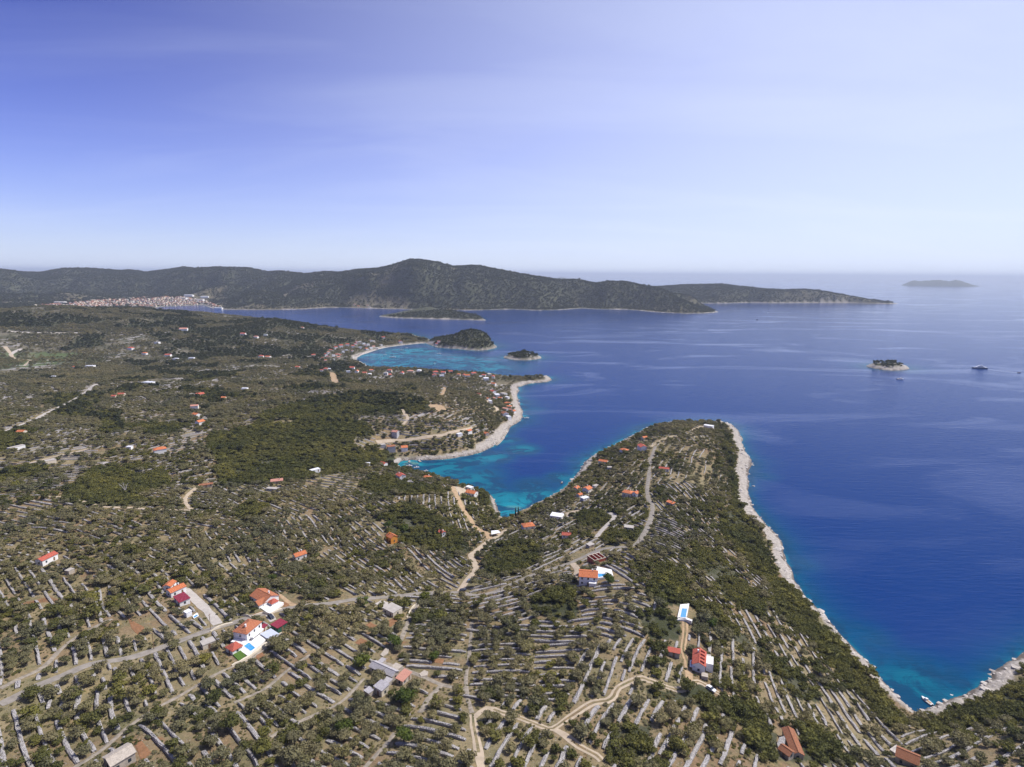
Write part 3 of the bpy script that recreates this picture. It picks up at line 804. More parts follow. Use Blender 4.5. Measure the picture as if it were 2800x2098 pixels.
# ------------------------------------------------------------------ sea
def make_sea_mesh():
    na, nr = 620, 520
    a = np.linspace(math.radians(-64), math.radians(64), na)
    rr = np.concatenate([85 * np.exp(np.linspace(0, math.log(6500 / 85), nr - 40)), 6500 * np.exp(np.linspace(0.03, math.log(150000 / 6500), 40))])
    A, R_ = np.meshgrid(a, rr, indexing='ij')
    X, Y = R_ * np.sin(A), R_ * np.cos(A)
    d = -gsample(SALL, X, Y)
    d = np.where(R_ > RMAX, 4000, d)
    Lsh = np.clip(R_ * 0.011, 7, 22) * (1.0 + 0.45 * fbm(X, Y, 80, 3, 61))
    sh = np.exp(-np.clip(d, 0, 1e5) / Lsh) * np.where(R_ < 2300, 0.62, 0.3) * np.where(A > 0.25, 0.62, 1.0)
    sh = sh + 0.20 * np.exp(-np.clip(d, 0, 1e5) / (Lsh * 3.2)) * np.where(R_ < 2300, 1, 0)
    blobs = [(1040, 975, 95, .92), (1120, 962, 110, .92), (1200, 985, 130, .90), (1090, 990, 110, .92), (1290, 985, 95, .80), (1320, 1005, 110, .72), (1390, 1000, 80, .5), (1010, 978, 40, .9),
             (1170, 1277, 42, .68), (1235, 1282, 45, .68), (1290, 1300, 42, .6), (1130, 1268, 24, .9), (1300, 1265, 34, .6), (1345, 1250, 28, .75), (1398, 1396, 34, .95), (1378, 1360, 24, .75), (1425, 1378, 30, .8),
             (1470, 1352, 28, .7), (1420, 1228, 26, .75), (1385, 1205, 22, .6), (1330, 1335, 26, .6), (1540, 1310, 22, .6), (1600, 1262, 24, .5), (1455, 1330, 30, .45), (1700, 1215, 25, .4),
             (2510, 1900, 42, .55), (2440, 1850, 30, .4), (2580, 1880, 36, .4), (2340, 1740, 26, .35), (2170, 1540, 22, .35), (2075, 1300, 22, .35), (1450, 1120, 30, .4)]
    for u, v, rad, s in blobs:
        p = at_z(u, v)
        dd = (X - p[0]) ** 2 + (Y - p[1]) ** 2
        sh = np.maximum(sh, s * np.exp(-(dd / (rad * rad)) ** 1.3) * (1 + 0.35 * fbm(X, Y, 45, 3, 66)))
    sh = np.clip(sh, 0, 1)
    idx = np.arange(na * nr).reshape(na, nr)
    m = d > -12
    keep = m[:-1, :-1] | m[1:, :-1] | m[:-1, 1:] | m[1:, 1:]
    q = np.stack([idx[:-1, :-1], idx[:-1, 1:], idx[1:, 1:], idx[1:, :-1]], -1)[keep]
    used = np.unique(q); remap = np.full(na * nr, -1); remap[used] = np.arange(len(used))
    V = np.stack([X, Y, np.zeros_like(X)], -1).reshape(-1, 3)[used]
    me = fastmesh('sea', V, remap[q], M_SEA, dict(shallow=sh.reshape(-1)[used]))
    o = link(bpy.data.objects.new('sea', me))
    tag(o, 'deep blue sea turning turquoise in the shallow bays', kind='structure')
make_sea_mesh()

# ------------------------------------------------------------------ haze
def make_haze():
    L = 158000.0
    o = MB().box(-L, L, -3000, L, -16, 395).build('haze', None)
    m = bpy.data.materials.new('haze'); m.use_nodes = True
    n, l = m.node_tree.nodes, m.node_tree.links
    n.clear()
    out = n.new('ShaderNodeOutputMaterial'); pv = n.new('ShaderNodeVolumePrincipled')
    pv.inputs['Color'].default_value = (0.76, 0.85, 1.0, 1)
    pv.inputs['Density'].default_value = HAZE
    pv.inputs['Anisotropy'].default_value = 0.1
    l.new(pv.outputs[0], out.inputs['Volume'])
    o.data.materials.append(m)
    tag(o, 'thin pale sea haze filling the air over the coast', 'haze', kind='stuff')
HAZE = 4.5e-5
make_haze()

# ------------------------------------------------------------------ roads, lanes and yards
EXC = []            # (x, y, clear radius) where nothing grows and no terrace wall runs
def ribbon(name, pts, width, mat, label, lift=0.16, ragged=0.25, excl=True):
    W = [ground(u, v) for u, v in pts]
    P = []
    for i in range(len(W) - 1):
        a, b = W[i], W[i + 1]
        p0 = W[i - 1] if i else a; p3 = W[i + 2] if i + 2 < len(W) else b
        n = max(2, int((b - a).length / 3.0))
        if n > 120: n = 120
        for k in range(n):
            t = k / n
            q = 0.5 * ((2 * a) + (b - p0) * t + (2 * p0 - 5 * a + 4 * b - p3) * t * t + (3 * a - p0 - 3 * b + p3) * t ** 3)
            P.append((q.x, q.y))
    P.append((W[-1].x, W[-1].y))
    P = np.array(P)
    T = np.gradient(P, axis=0); T /= (np.linalg.norm(T, axis=1)[:, None] + 1e-9)
    Nn = np.stack([-T[:, 1], T[:, 0]], 1)
    cols = [-0.5, -0.17, 0.17, 0.5]
    V = []; F = []
    for i in range(len(P)):
        wj = width * (1 + 1.6 * ragged * (vnoise(np.array([i * 0.35]), np.array([width * 3.1]), 5)[0] - 0.5) + ragged * (vnoise(np.array([i * 1.1]), np.array([width * 1.7]), 6)[0] - 0.5))
        for c in cols:
            x, y = P[i] + Nn[i] * c * wj
            V.append((x, y, max(float(hz(x, y)), 0.3) + lift * (1.0 if abs(c) < 0.4 else 0.45)))
    k = len(cols)
    for i in range(len(P) - 1):
        for j in range(k - 1):
            F.append((i * k + j + 1, i * k + j, (i + 1) * k + j, (i + 1) * k + j + 1))
    o = meshobj(name, V, F, mat)
    if name == 'dirt_track' and width <= 3.5:      # weeds between the ruts
        o.data.materials.append(M_GROUND)
        o.data.polygons.foreach_set('material_index', [1 if i % 3 == 1 and vnoise(np.array([i * .07]), np.array([.5]), 8)[0] > .35 else 0 for i in range(len(F))])
    tag(o, label, kind='structure')
    if excl:
        for p in P[::1]: EXC.append((p[0], p[1], width * 0.5 + 0.5))
    return o

ribbon('road', [(0, 1927), (41, 1908), (108, 1873), (176, 1846), (244, 1818), (353, 1800), (407, 1783), (461, 1764), (550, 1731), (591, 1717), (631, 1706), (686, 1687), (740, 1674), (794, 1662),
                (848, 1655), (903, 1650), (957, 1641), (1011, 1636), (1090, 1630), (1168, 1621), (1230, 1621), (1257, 1620), (1290, 1628), (1322, 1626), (1358, 1617), (1398, 1598), (1447, 1576),
                (1485, 1563), (1534, 1548), (1556, 1541), (1588, 1527), (1629, 1508), (1669, 1498), (1704, 1496), (1739, 1489), (1758, 1465), (1772, 1438), (1783, 1405), (1783, 1382), (1773, 1363),
                (1770, 1335), (1775, 1297), (1775, 1278), (1780, 1256), (1792, 1221)], 4.0, M_ROAD, 'pale asphalt road winding from the villas out along the peninsula')
ribbon('road', [(1257, 1620), (1268, 1601), (1284, 1579), (1301, 1557), (1293, 1530), (1288, 1517), (1301, 1508), (1330, 1484), (1358, 1468), (1377, 1454), (1400, 1446)], 4.0, M_DIRT, 'pale gravel road dropping from the crossroads to the bay')
ribbon('dirt_track', [(1340, 1474), (1330, 1458), (1301, 1443), (1284, 1416), (1270, 1398), (1251, 1360), (1232, 1328)], 5.0, M_OCHRE, 'ochre dirt track along the slope left of the bay')
ribbon('dirt_track', [(1317, 2110), (1306, 2041), (1295, 1984), (1293, 1954)], 3.2, M_DIRT, 'beige twin rut track running up from the bottom edge')
ribbon('stone_lane', [(1291, 1950), (1279, 1911), (1276, 1889), (1274, 1856), (1282, 1802), (1287, 1748), (1290, 1700)], 1.8, M_LANE, 'narrow straight stone lane between olive plots')
ribbon('dirt_track', [(1297, 1962), (1331, 1937), (1371, 1949), (1425, 1965), (1480, 1987), (1512, 1993), (1545, 1970), (1575, 1951), (1623, 1922), (1660, 1917), (1679, 1903), (1691, 1881), (1745, 1856),
                      (1769, 1859), (1813, 1875), (1845, 1886), (1867, 1884), (1886, 1870), (1910, 1865), (1935, 1878), (1965, 1896), (2038, 1924)], 3.2, M_DIRT, 'beige dirt track curving to the villa with the red roof')
ribbon('dirt_track', [(1512, 1993), (1545, 2011), (1583, 2041), (1629, 2065), (1646, 2082)], 3.0, M_DIRT, 'short beige dirt track branching towards the dark thicket')
ribbon('dirt_track', [(1886, 1868), (1883, 1840), (1880, 1810), (1868, 1778), (1871, 1753), (1874, 1725), (1873, 1702)], 3.4, M_OCHRE, 'ochre drive from the villa up to its pool terrace')
ribbon('stone_lane', [(1045, 1812), (1085, 1825), (1150, 1848), (1208, 1873), (1276, 1886)], 2.6, M_LANE, 'stone lane leading away from the old hamlet')
ribbon('stone_lane', [(1208, 1873), (1190, 1892), (1168, 1916), (1150, 1950)], 2.2, M_LANE, 'short stone lane running down between olive plots')
ribbon('stone_lane', [(0, 1884), (60, 1853), (119, 1824), (190, 1756), (271, 1709), (306, 1693)], 2.0, M_LANE, 'stone lane crossing the plots at the far left')
ribbon('stone_lane', [(203, 2100), (271, 2057), (347, 1992), (420, 1941), (488, 1905), (556, 1865), (610, 1835), (691, 1797), (753, 1751)], 1.7, M_LANE, 'stone lane climbing diagonally past the stone ruin')
ribbon('stone_lane', [(640, 1922), (724, 1884), (794, 1827), (848, 1791)], 1.4, M_LANE, 'thin stone lane through the orchard below the villa')
ribbon('stone_lane', [(740, 2016), (821, 1973), (930, 1922), (995, 1856)], 1.6, M_LANE, 'thin stone lane running up to the old hamlet')
ribbon('stone_lane', [(997, 2100), (1054, 2038), (1080, 2005)], 1.6, M_LANE, 'thin stone lane at the bottom edge')
ribbon('stone_lane', [(1149, 1642), (1125, 1680), (1102, 1736), (1085, 1770)], 2.4, M_LANE, 'pale lane from the road to the old hamlet')
ribbon('driveway', [(503, 1612), (525, 1630), (548, 1652), (575, 1680), (596, 1708)], 5.0, M_CONC, 'wide concrete drive beside the burgundy roof')
ribbon('dirt_track', [(1565, 1540), (1580, 1560), (1570, 1580)], 4.0, M_DIRT, 'short beige drive to the villa with the orange roof')
ribbon('dirt_track', [(1630, 1470), (1647, 1449), (1665, 1432), (1679, 1417), (1677, 1406), (1655, 1403)], 4.2, M_CONC, 'pale hooked track in the scrub of the peninsula')
ribbon('dirt_track', [(1773, 1189), (1810, 1181), (1843, 1175), (1875, 1177), (1897, 1175), (1919, 1167), (1935, 1166)], 4.0, M_DIRT, 'beige track over the tip of the peninsula')
ribbon('dirt_track', [(1780, 1222), (1800, 1208), (1830, 1195), (1860, 1190)], 3.4, M_DIRT, 'beige track forking near the end of the peninsula road')
ribbon('stone_lane', [(266, 1050), (234, 1075), (190, 1101), (127, 1132), (63, 1161), (0, 1185)], 7.0, M_CONC, 'wide pale road across the plain at the left')
ribbon('stone_lane', [(0, 1290), (63, 1271), (111, 1259), (190, 1240), (244, 1227)], 3.6, M_DIRT, 'beige track above the bare terraces at the left')
ribbon('stone_lane', [(123, 1357), (190, 1363), (253, 1379), (301, 1387), (411, 1392), (494, 1395), (551, 1400), (601, 1397)], 3.0, M_DIRT, 'beige lane below the dark oak grove')
ribbon('stone_lane', [(551, 1325), (530, 1340), (513, 1354), (506, 1370), (522, 1392), (545, 1399)], 3.0, M_DIRT, 'hooked beige lane beside the low red roof')
ribbon('dirt_track', [(1029, 1208), (1080, 1205), (1159, 1196), (1213, 1189), (1260, 1178), (1292, 1170)], 5.0, M_DIRT, 'beige track above the terraces by the small bay')
ribbon('dirt_track', [(1318, 1085), (1334, 1095), (1338, 1107), (1355, 1113), (1362, 1125)], 6.0, M_DIRT, 'beige track among the houses on the point')
ribbon('dirt_track', [(1205, 1057), (1216, 1062), (1212, 1072), (1208, 1083)], 5.0, M_OCHRE, 'small ochre cut in the scrub above the point')
ribbon('dirt_track', [(1099, 1120), (1108, 1133), (1115, 1145), (1102, 1161)], 4.5, M_DIRT, 'hooked beige track in the dense woodland')
ribbon('dirt_track', [(905, 1019), (911, 1027), (914, 1037), (919, 1050)], 12.0, M_OCHRE, 'bare ochre strip of earth behind the turquoise bay')
ribbon('dirt_track', [(13, 947), (22, 958), (30, 968), (38, 979), (85, 985), (140, 984), (203, 984)], 7.0, M_DIRT, 'pale farm road on the far plain')
ribbon('dirt_track', [(60, 954), (40, 962), (28, 971)], 7.0, M_CONC, 'short pale farm road on the far plain')
ribbon('dirt_track', [(85, 985), (75, 993), (66, 1001)], 5.0, M_DIRT, 'side branch of the farm road on the far plain')
ribbon('dirt_track', [(19, 905), (104, 910), (160, 911), (218, 910)], 8.0, M_CONC, 'pale road below the wooded ridge at the left')
ribbon('dirt_track', [(960, 982), (985, 972), (1016, 961), (1048, 952), (1096, 945), (1159, 939), (1186, 936)], 9.0, M_CONC, 'pale shingle shore strip around the turquoise bay')
ribbon('dirt_track', [(1388, 1178), (1372, 1205), (1357, 1219)], 2.6, M_CONC, 'pale footpath along the shore below the point')

def pad(name, pts, mat, label, lift=0.3, depth=2.5, cat=None, group=None, kind=None, excl=True, z=None):
    W = [ground(u, v) for u, v in pts]
    zz = max(w.z for w in W) + lift if z is None else z
    cx = sum(w.x for w in W) / len(W); cy = sum(w.y for w in W) / len(W)
    m = MB().slab([(w.x - cx, w.y - cy, 0) for w in W][::-1], depth)
    o = m.build(name, mat); o.location = (cx, cy, zz)
    tag(o, label, cat, group, kind)
    if excl:
        r = max(math.hypot(w.x - cx, w.y - cy) for w in W)
        EXC.append((cx, cy, r * 0.85))
        for w in W: EXC.append((w.x, w.y, 1.5))
        for a in range(len(W)):
            q = (W[a] + W[(a + 1) % len(W)]) / 2; EXC.append((q.x, q.y, 2.0))
    return o

def plot(name, pts, mat, label, lift=0.14):
    """bare ground that follows the slope"""
    W = [ground(u, v) for u, v in pts]; n = len(W); ring = []
    cx = sum(w.x for w in W) / n; cy = sum(w.y for w in W) / n
    for i in range(n):
        for k in range(6):
            q = W[i].lerp(W[(i + 1) % n], k / 6); j = 1 + random.uniform(-.06, .06)
            ring.append((cx + (q.x - cx) * j, cy + (q.y - cy) * j))
    V = [(cx, cy, float(hz(cx, cy)) + lift)]; F = []; m = len(ring)
    for f in (.25, .5, .75, 1.0):
        for x, y in ring:
            x2, y2 = cx + (x - cx) * f, cy + (y - cy) * f; V.append((x2, y2, float(hz(x2, y2)) + (lift if f < 1 else lift * .3)))
    for i in range(m):
        j = (i + 1) % m; F.append((0, 1 + i, 1 + j))
        for k in range(3): F.append((1 + k * m + i, 1 + (k + 1) * m + i, 1 + (k + 1) * m + j, 1 + k * m + j))
    F = [f[::-1] for f in F]
    o = meshobj(name, V, F, mat); tag(o, label, kind='structure')
    r = max(math.hypot(w.x - cx, w.y - cy) for w in W); EXC.append((cx, cy, r * .55))
    return o

def pool(name, pts, label, deck_o, mat=M_POOL):
    """coping rim and a sheet of water a hand below it, set into its deck"""
    zz = deck_o.location.z
    W = [at_z(u, v, zz) for u, v in pts]
    cx = sum(w[0] for w in W) / 4; cy = sum(w[1] for w in W) / 4
    e = empty(name, (cx, cy, zz))
    L = [Vector((w[0] - cx, w[1] - cy, 0)) for w in W][::-1]
    O = [p * (1 + 0.45 / p.length) for p in L]
    m = MB()
    for i in range(4):
        j = (i + 1) % 4
        m.slab([tuple(O[i] + Vector((0, 0, .10))), tuple(O[j] + Vector((0, 0, .10))), tuple(L[j] + Vector((0, 0, .10))), tuple(L[i] + Vector((0, 0, .10)))], 0.4)
    m.build('coping', M_PAVE, e)
    MB().slab([(p.x, p.y, 0.03) for p in L], 0.3).build('water', mat, e)
    tag(e, label, 'swimming pool')
    return e

# ------------------------------------------------------------------ houses
def az_of(u, v, du, dv, z):
    a = at_z(u, v, z); b = at_z(u + du * 0.2, v + dv * 0.2, z)
    return math.atan2(b[1] - a[1], b[0] - a[0])

def roof_mesh(m, L, W, h, kind, pitch, ov=0.35, th=0.18):
    x, y = L / 2 + ov, W / 2 + ov
    rh = (W / 2) * pitch; zo = h - ov * pitch
    if kind == 'gable':
        m.slab([(-x, -y, zo), (x, -y, zo), (x, 0.05, h + rh), (-x, 0.05, h + rh)], th)
        m.slab([(-x, 0, h + rh + .005), (x, 0, h + rh + .005), (x, y, zo), (-x, y, zo)], th)
        m.box(-x, x, -0.12, 0.12, h + rh - 0.05, h + rh + 0.09)
    elif kind == 'hip':
        k = max(0.05, L / 2 - W / 2)
        a, b = (-k, 0, h + rh), (k, 0, h + rh)
        c = [(-x, -y, zo), (x, -y, zo), (x, y, zo), (-x, y, zo)]
        m.poly([c[0], c[1], c[2], c[3], a, b] + [(p[0], p[1], p[2] - th) for p in c],
               [(0, 1, 5, 4), (1, 2, 5), (2, 3, 4, 5), (3, 0, 4), (0, 6, 7, 1), (1, 7, 8, 2), (2, 8, 9, 3), (3, 9, 6, 0), (9, 8, 7, 6)])
    elif kind == 'shed':
        m.slab([(-x, -y, h + 0.05), (x, -y, h + 0.05), (x, y, h + 0.05 + W * pitch * 0.5), (-x, y, h + 0.05 + W * pitch * 0.5)], th)
    elif kind == 'flat':
        m.box(-L / 2 - .12, L / 2 + .12, -W / 2 - .12, W / 2 + .12, h - 0.06, h + 0.10)

def wall_mesh(m, L, W, h, kind, pitch):
    x, y = L / 2, W / 2; rh = y * pitch - 0.22
    if kind == 'gable':
        m.poly([(-x, -y, -2.5), (x, -y, -2.5), (x, y, -2.5), (-x, y, -2.5), (-x, -y, h - .1), (x, -y, h - .1), (x, y, h - .1), (-x, y, h - .1), (-x, 0, h + rh), (x, 0, h + rh)],
               [(0, 1, 5, 4), (2, 3, 7, 6), (1, 2, 6, 9, 5), (3, 0, 4, 8, 7), (4, 5, 9, 8), (6, 7, 8, 9), (3, 2, 1, 0)])
    elif kind == 'shed':
        t = W * pitch * 0.5 - .12
        m.poly([(-x, -y, -2.5), (x, -y, -2.5), (x, y, -2.5), (-x, y, -2.5), (-x, -y, h - .1), (x, -y, h - .1), (x, y, h + t), (-x, y, h + t)],
               [(0, 1, 5, 4), (1, 2, 6, 5), (2, 3, 7, 6), (3, 0, 4, 7), (4, 5, 6, 7), (3, 2, 1, 0)])
    else:
        m.box(-x, x, -y, y, -2.5, h - 0.1)

def openings(e, L, W, h, seed, wmat=M_GLASS, ends=True):
    rr = random.Random(seed)
    floors = 2 if h > 4.8 else 1
    door_done = False
    for fl in range(floors):
        z0 = 0.95 + fl * 2.8
        if z0 + 1.2 > h: continue
        for side in (-1, 1):
            n = max(1, int(L / 3.2))
            for i in range(n):
                x = -L / 2 + L * (i + 0.5) / n
                y = side * W / 2
                if fl == 0 and side == -1 and i == n // 2 and not door_done:
                    MB().box(x - .5, x + .5, min(y, y + side * .05), max(y, y + side * .05), 0.0, 2.1).build('door', M_WOOD, e); door_done = True
                    continue
                w_ = MB().box(x - .5, x + .5, min(y, y + side * .045), max(y, y + side * .045), z0, z0 + 1.25).build('window', wmat, e)
        if ends:
            for side in (-1, 1):
                x = side * L / 2
                MB().box(min(x, x + side * .045), max(x, x + side * .045), -.5, .5, z0, z0 + 1.25).build('window', wmat, e)

HCOUNT = [0]
def house(u, v, L, W, h, d, roof, rmat, wmat, label, cat='house', name='house', detail=None, pitch=0.42, group=None, chim=True, ov=0.35):
    HCOUNT[0] += 1
    p = ground(u, v, h * 0.9)
    D = math.hypot(p.x, p.y)
    if detail is None: detail = D < 620
    rz = az_of(u, v, d[0], d[1], p.z)
    e = empty(name, (p.x, p.y, p.z + 0.15), rz)
    m = MB(); wall_mesh(m, L, W, h, roof, pitch); m.build('wall', wmat, e)
    m = MB(); roof_mesh(m, L, W, h, roof, pitch, ov)
    r = m.build('roof', rmat, e)
    if detail:
        openings(e, L, W, h, HCOUNT[0])
        if chim and roof != 'flat':
            c = MB().box(L * .22 - .3, L * .22 + .3, W * .12 - .3, W * .12 + .3, h, h + W / 2 * pitch + 0.7)
            c.box(L * .22 - .38, L * .22 + .38, W * .12 - .38, W * .12 + .38, h + W / 2 * pitch + 0.7, h + W / 2 * pitch + 0.85)
            c.build('chimney', wmat, r)
    tag(e, label, cat, group)
    EXC.append((p.x, p.y, 0.5 * max(L, W) + 1.0))
    k = max(1, int(L / W + .5))
    for i in range(k):
        t = (i + .5) / k - .5
        EXC.append((p.x + math.cos(rz) * L * t, p.y + math.sin(rz) * L * t, W * .62 + .8))
    # keep the sight line towards the viewer clear of tall crowns
    q = Vector((-p.x, -p.y, 0)).normalized()
    EXC.append((p.x + q.x * (W * .5 + 2), p.y + q.y * (W * .5 + 2), W * .4))
    return e

# --- villa with the red roof, its shed, pool terrace and car
e = house(1912, 1801, 11.0, 5.6, 4.2, (0.06, -1), 'gable', R_RED, M_WHITE, 'white villa with long red roof and white flat annexe near the dirt track', 'villa', 'villa', pitch=0.5)
MB().box(-1.5, 4.5, -6.3, -3.15, -2.5, 3.0).build('flat_annexe', M_WHITE, e)
MB().box(4.55, 7.0, -5.2, -2.0, -2.5, 2.2).box(4.9, 6.6, -4.8, -2.4, 2.2, 2.45).build('water_tank', M_CONC, e)
MB().box(-6.2, -1.2, 1.6, 3.9, 2.6, 2.85).build('glazed_porch_roof', M_PALEBLUE, e)
MB().box(-6.1, -1.3, 3.6, 3.75, -1.5, 2.6).build('porch_glass', M_GLASS, e)
MB().slab([(-4.2, 1.2, 4.3), (-2.6, 1.2, 4.3), (-2.6, 3.4, 3.3), (-4.2, 3.4, 3.3)], 0.1).build('awning', R_BURG, e)
for i in range(4):
    MB().slab([(-4.6 + i * 2.6, -2.4, 5.35), (-3.4 + i * 2.6, -2.4, 5.35), (-3.4 + i * 2.6, -0.8, 6.05), (-4.6 + i * 2.6, -0.8, 6.05)], 0.7).build('roof_ridge_band', R_RED, e)
MB().box(-9.4, -6.6, -4.2, -1.4, -2.5, 1.6).build('stone_well', M_OLDST, e)
house(1843, 1781, 5.2, 3.0, 2.5, (26, 5), 'shed', R_RED, M_OLDST, 'small stone shed with sloping red roof beside the ochre drive', 'shed', 'shed', pitch=0.25, chim=False)
dk = pad('pool_terrace', [(1860, 1656), (1884, 1659), (1877, 1695), (1852, 1693)], M_PAVE, 'white paved terrace around the small pool above the villa', 0.7, 3.5, 'terrace')
pool('swimming_pool', [(1865, 1664), (1879, 1665), (1875, 1689), (1860, 1688)], 'small blue rectangular pool on the white terrace above the villa', dk, M_POOLD)
pad('terrace_wall', [(1851, 1694), (1877, 1696), (1893, 1706), (1890, 1709), (1874, 1700), (1851, 1697)], M_WHITE, 'white retaining wall and steps below the small pool terrace', 0.5, 2.5, 'wall', excl=False)

# --- villa with the big pool, beside the road at the left
PG = 'buildings of the villa with the big pool'
e = house(677, 1716, 10.5, 7.6, 6.2, (-23, 19), 'hip', R_TERRA, M_WHITE, 'two storey white villa with terracotta hip roof beside the big pool', 'villa', 'villa', pitch=0.45)
MB().box(5.3, 8.2, -3.0, 3.6, -2.5, 2.7).build('side_porch', M_WHITE, e)
MB().box(-4.5, 3.0, 3.85, 5.6, 2.7, 2.95).build('balcony', M_WHITE, e)
house(640, 1769, 5.4, 4.8, 2.7, (20, 12), 'hip', R_RED, M_WHITE, 'small pool house with red pyramid roof next to the lawn', 'pool house', 'pool_house', pitch=0.5, chim=False)
house(763, 1708, 5.6, 4.8, 3.0, (16, -10), 'shed', R_BURG, M_SHUT, 'dark green carport with burgundy sheet roof by the road', 'carport', 'carport', pitch=0.2, chim=False)
house(718, 1717, 4.6, 1.8, 2.5, (16, -14), 'shed', R_BURG, M_CREAM, 'narrow burgundy lean-to roof beside the terracotta villa', 'lean-to', 'lean_to', pitch=0.3, chim=False)
house(738, 1736, 7.2, 5.4, 2.8, (20, 13), 'flat', M_PALEBLUE, M_WHITE, 'white outbuilding with flat pale blue roof by the big pool', 'outbuilding', 'outbuilding', chim=False)
dk = pad('pool_terrace', [(655, 1760), (676, 1751), (712, 1746), (727, 1760), (678, 1797), (660, 1785), (640, 1789), (632, 1783)], M_PAVE, 'wide white paved terrace around the big pool', 0.45, 3.0, 'terrace')
pool('swimming_pool', [(666, 1767), (681, 1757), (698, 1772), (686, 1781)], 'big bright blue pool on the wide white terrace', dk)
pad('forecourt', [(690, 1716), (716, 1730), (712, 1746), (676, 1752), (672, 1738)], M_PAVE, 'white paved forecourt between the terracotta villa and pool', 0.3, 2.5, 'forecourt')
pad('lawn', [(636, 1792), (655, 1781), (672, 1796), (655, 1810)], M_LAWN, 'square of bright green lawn below the pool house', 0.25, 2.0, kind='structure')
plot('parking', [(725, 1682), (745, 1676), (756, 1694), (738, 1702)], M_CONC, 'pale parking strip beside the burgundy carport')

# --- terracotta house with the red kiosk
e = house(723, 1630, 12.5, 9.0, 3.6, (25, 13), 'gable', R_TERRA, M_WHITE, 'broad white house with terracotta roof and red kiosk in front', pitch=0.45)
m = MB(); m.poly([(1.0, -7.2, -2), (6.0, -7.2, -2), (6.0, -4.4, -2), (1.0, -4.4, -2), (1.0, -7.2, 3.2), (6.0, -7.2, 3.2), (6, -4.4, 3.2), (1, -4.4, 3.2), (3.5, -7.2, 4.6), (3.5, -4.4, 4.6)],
                 [(0, 1, 5, 8, 4), (1, 2, 6, 5), (3, 0, 4, 7), (4, 8, 9, 7), (8, 5, 6, 9)]); m.build('front_gable', M_WHITE, e)
MB().slab([(0.6, -7.6, 3.1), (3.5, -7.6, 4.85), (3.5, -2.4, 4.85), (0.6, -2.4, 3.1)], .15).slab([(3.5, -7.6, 4.86), (6.4, -7.6, 3.1), (6.4, -2.4, 3.1), (3.5, -2.4, 4.86)], .15).build('front_roof', R_TERRA, e)
house(746, 1645, 4.0, 3.8, 2.5, (25, 13), 'hip', R_RED, M_WHITE, 'small open kiosk with red pyramid roof before the terracotta house', 'kiosk', 'kiosk', detail=False, pitch=0.55)
pad('patio', [(706, 1661), (733, 1647), (776, 1655), (738, 1681)], M_PAVE, 'white patio below the terracotta house', 0.25, 2.5, 'patio', excl=True)
plot('garden_bed', [(750, 1621), (771, 1633), (760, 1642), (742, 1630)], M_REDSOIL, 'bare red garden bed behind the kiosk')
plot('garden_bed', [(770, 1644), (797, 1652), (781, 1661), (763, 1652)], M_REDSOIL, 'bare red garden bed beside the patio')
plot('yard', [(757, 1616), (800, 1650), (815, 1655), (800, 1662), (785, 1652), (752, 1622)], M_OCHRE, 'ochre dirt yard strip beside the kiosk')
plot('garden_bed', [(687, 1682), (718, 1670), (716, 1678), (690, 1690)], M_REDSOIL, 'narrow planted bed by the road below the terracotta house')

# --- orange and burgundy roofs
house(464, 1598, 5.5, 4.2, 3.2, (-10, 9), 'gable', R_ORANGE, M_WHITE, 'small white house with curved orange roof wing above the burgundy roof', chim=False)
house(481, 1610, 8.2, 5.0, 3.4, (20, -9), 'gable', R_ORANGE, M_WHITE, 'white house with bright orange roof behind the burgundy sheet roof')
house(497, 1636, 8.5, 5.0, 2.9, (22, 21), 'shed', R_BURG, M_WHITE, 'low house under a wide burgundy sheet roof by the concrete drive', pitch=0.15, chim=False)
house(513, 1673, 3.0, 2.8, 2.6, (14, 8), 'flat', M_PAINT, M_PAINT, 'white box cabin beside the concrete drive', 'cabin', 'cabin', detail=False)
dk = pad('pool_surround', [(527, 1686), (539, 1679), (543, 1684), (530, 1692)], M_PAVE, 'white rim of the plunge pool beside the box cabin', 0.5, 2, 'pool surround')
pool('swimming_pool', [(529, 1686), (538, 1681), (541, 1684), (531, 1690)], 'tiny blue plunge pool beside the white box cabin', dk)
plot('yard', [(500, 1600), (520, 1612), (545, 1640), (530, 1648), (505, 1622)], M_CONC, 'pale concrete yard beside the orange roof')

# --- single houses in the orchards
house(819, 1516, 7.4, 5.0, 3.6, (32, -11), 'gable', R_ORANGE, M_WHITE, 'small white house with bright orange gable roof alone in the orchard', pitch=0.5)
house(1071, 1467, 6.6, 5.6, 4.6, (-16, -9), 'gable', R_ORANGE, M_ORANGEW, 'orange painted house with orange roof at the edge of the scrub', pitch=0.6)
house(127, 1524, 9.5, 5.0, 3.4, (41, -20), 'gable', R_RED, M_WHITE, 'long white house with red roof in the orchard at the far left', pitch=0.45)
house(190, 1559, 3.4, 3.0, 2.4, (10, -5), 'flat', M_CONC, M_OLDST, 'small flat stone hut below the long red roofed house', 'hut', 'hut', detail=False)
e = house(1609, 1571, 10.5, 8.5, 5.6, (36, 3), 'gable', R_ORANGE, M_WHITE, 'white two storey villa with orange roof and pool terrace in the scrub', 'villa', 'villa', pitch=0.35)
MB().box(0.5, 4.8, -6.6, -4.4, -2.5, 3.0).build('white_terrace', M_WHITE, e)
dk = pad('pool_terrace', [(1633, 1564), (1672, 1565), (1677, 1579), (1622, 1591)], M_PAVE, 'white pool terrace beside the orange roofed villa', 0.8, 4.0, 'terrace')
pool('swimming_pool', [(1635, 1569), (1656, 1569), (1653, 1576), (1636, 1579)], 'blue pool on the terrace beside the orange roofed villa', dk)
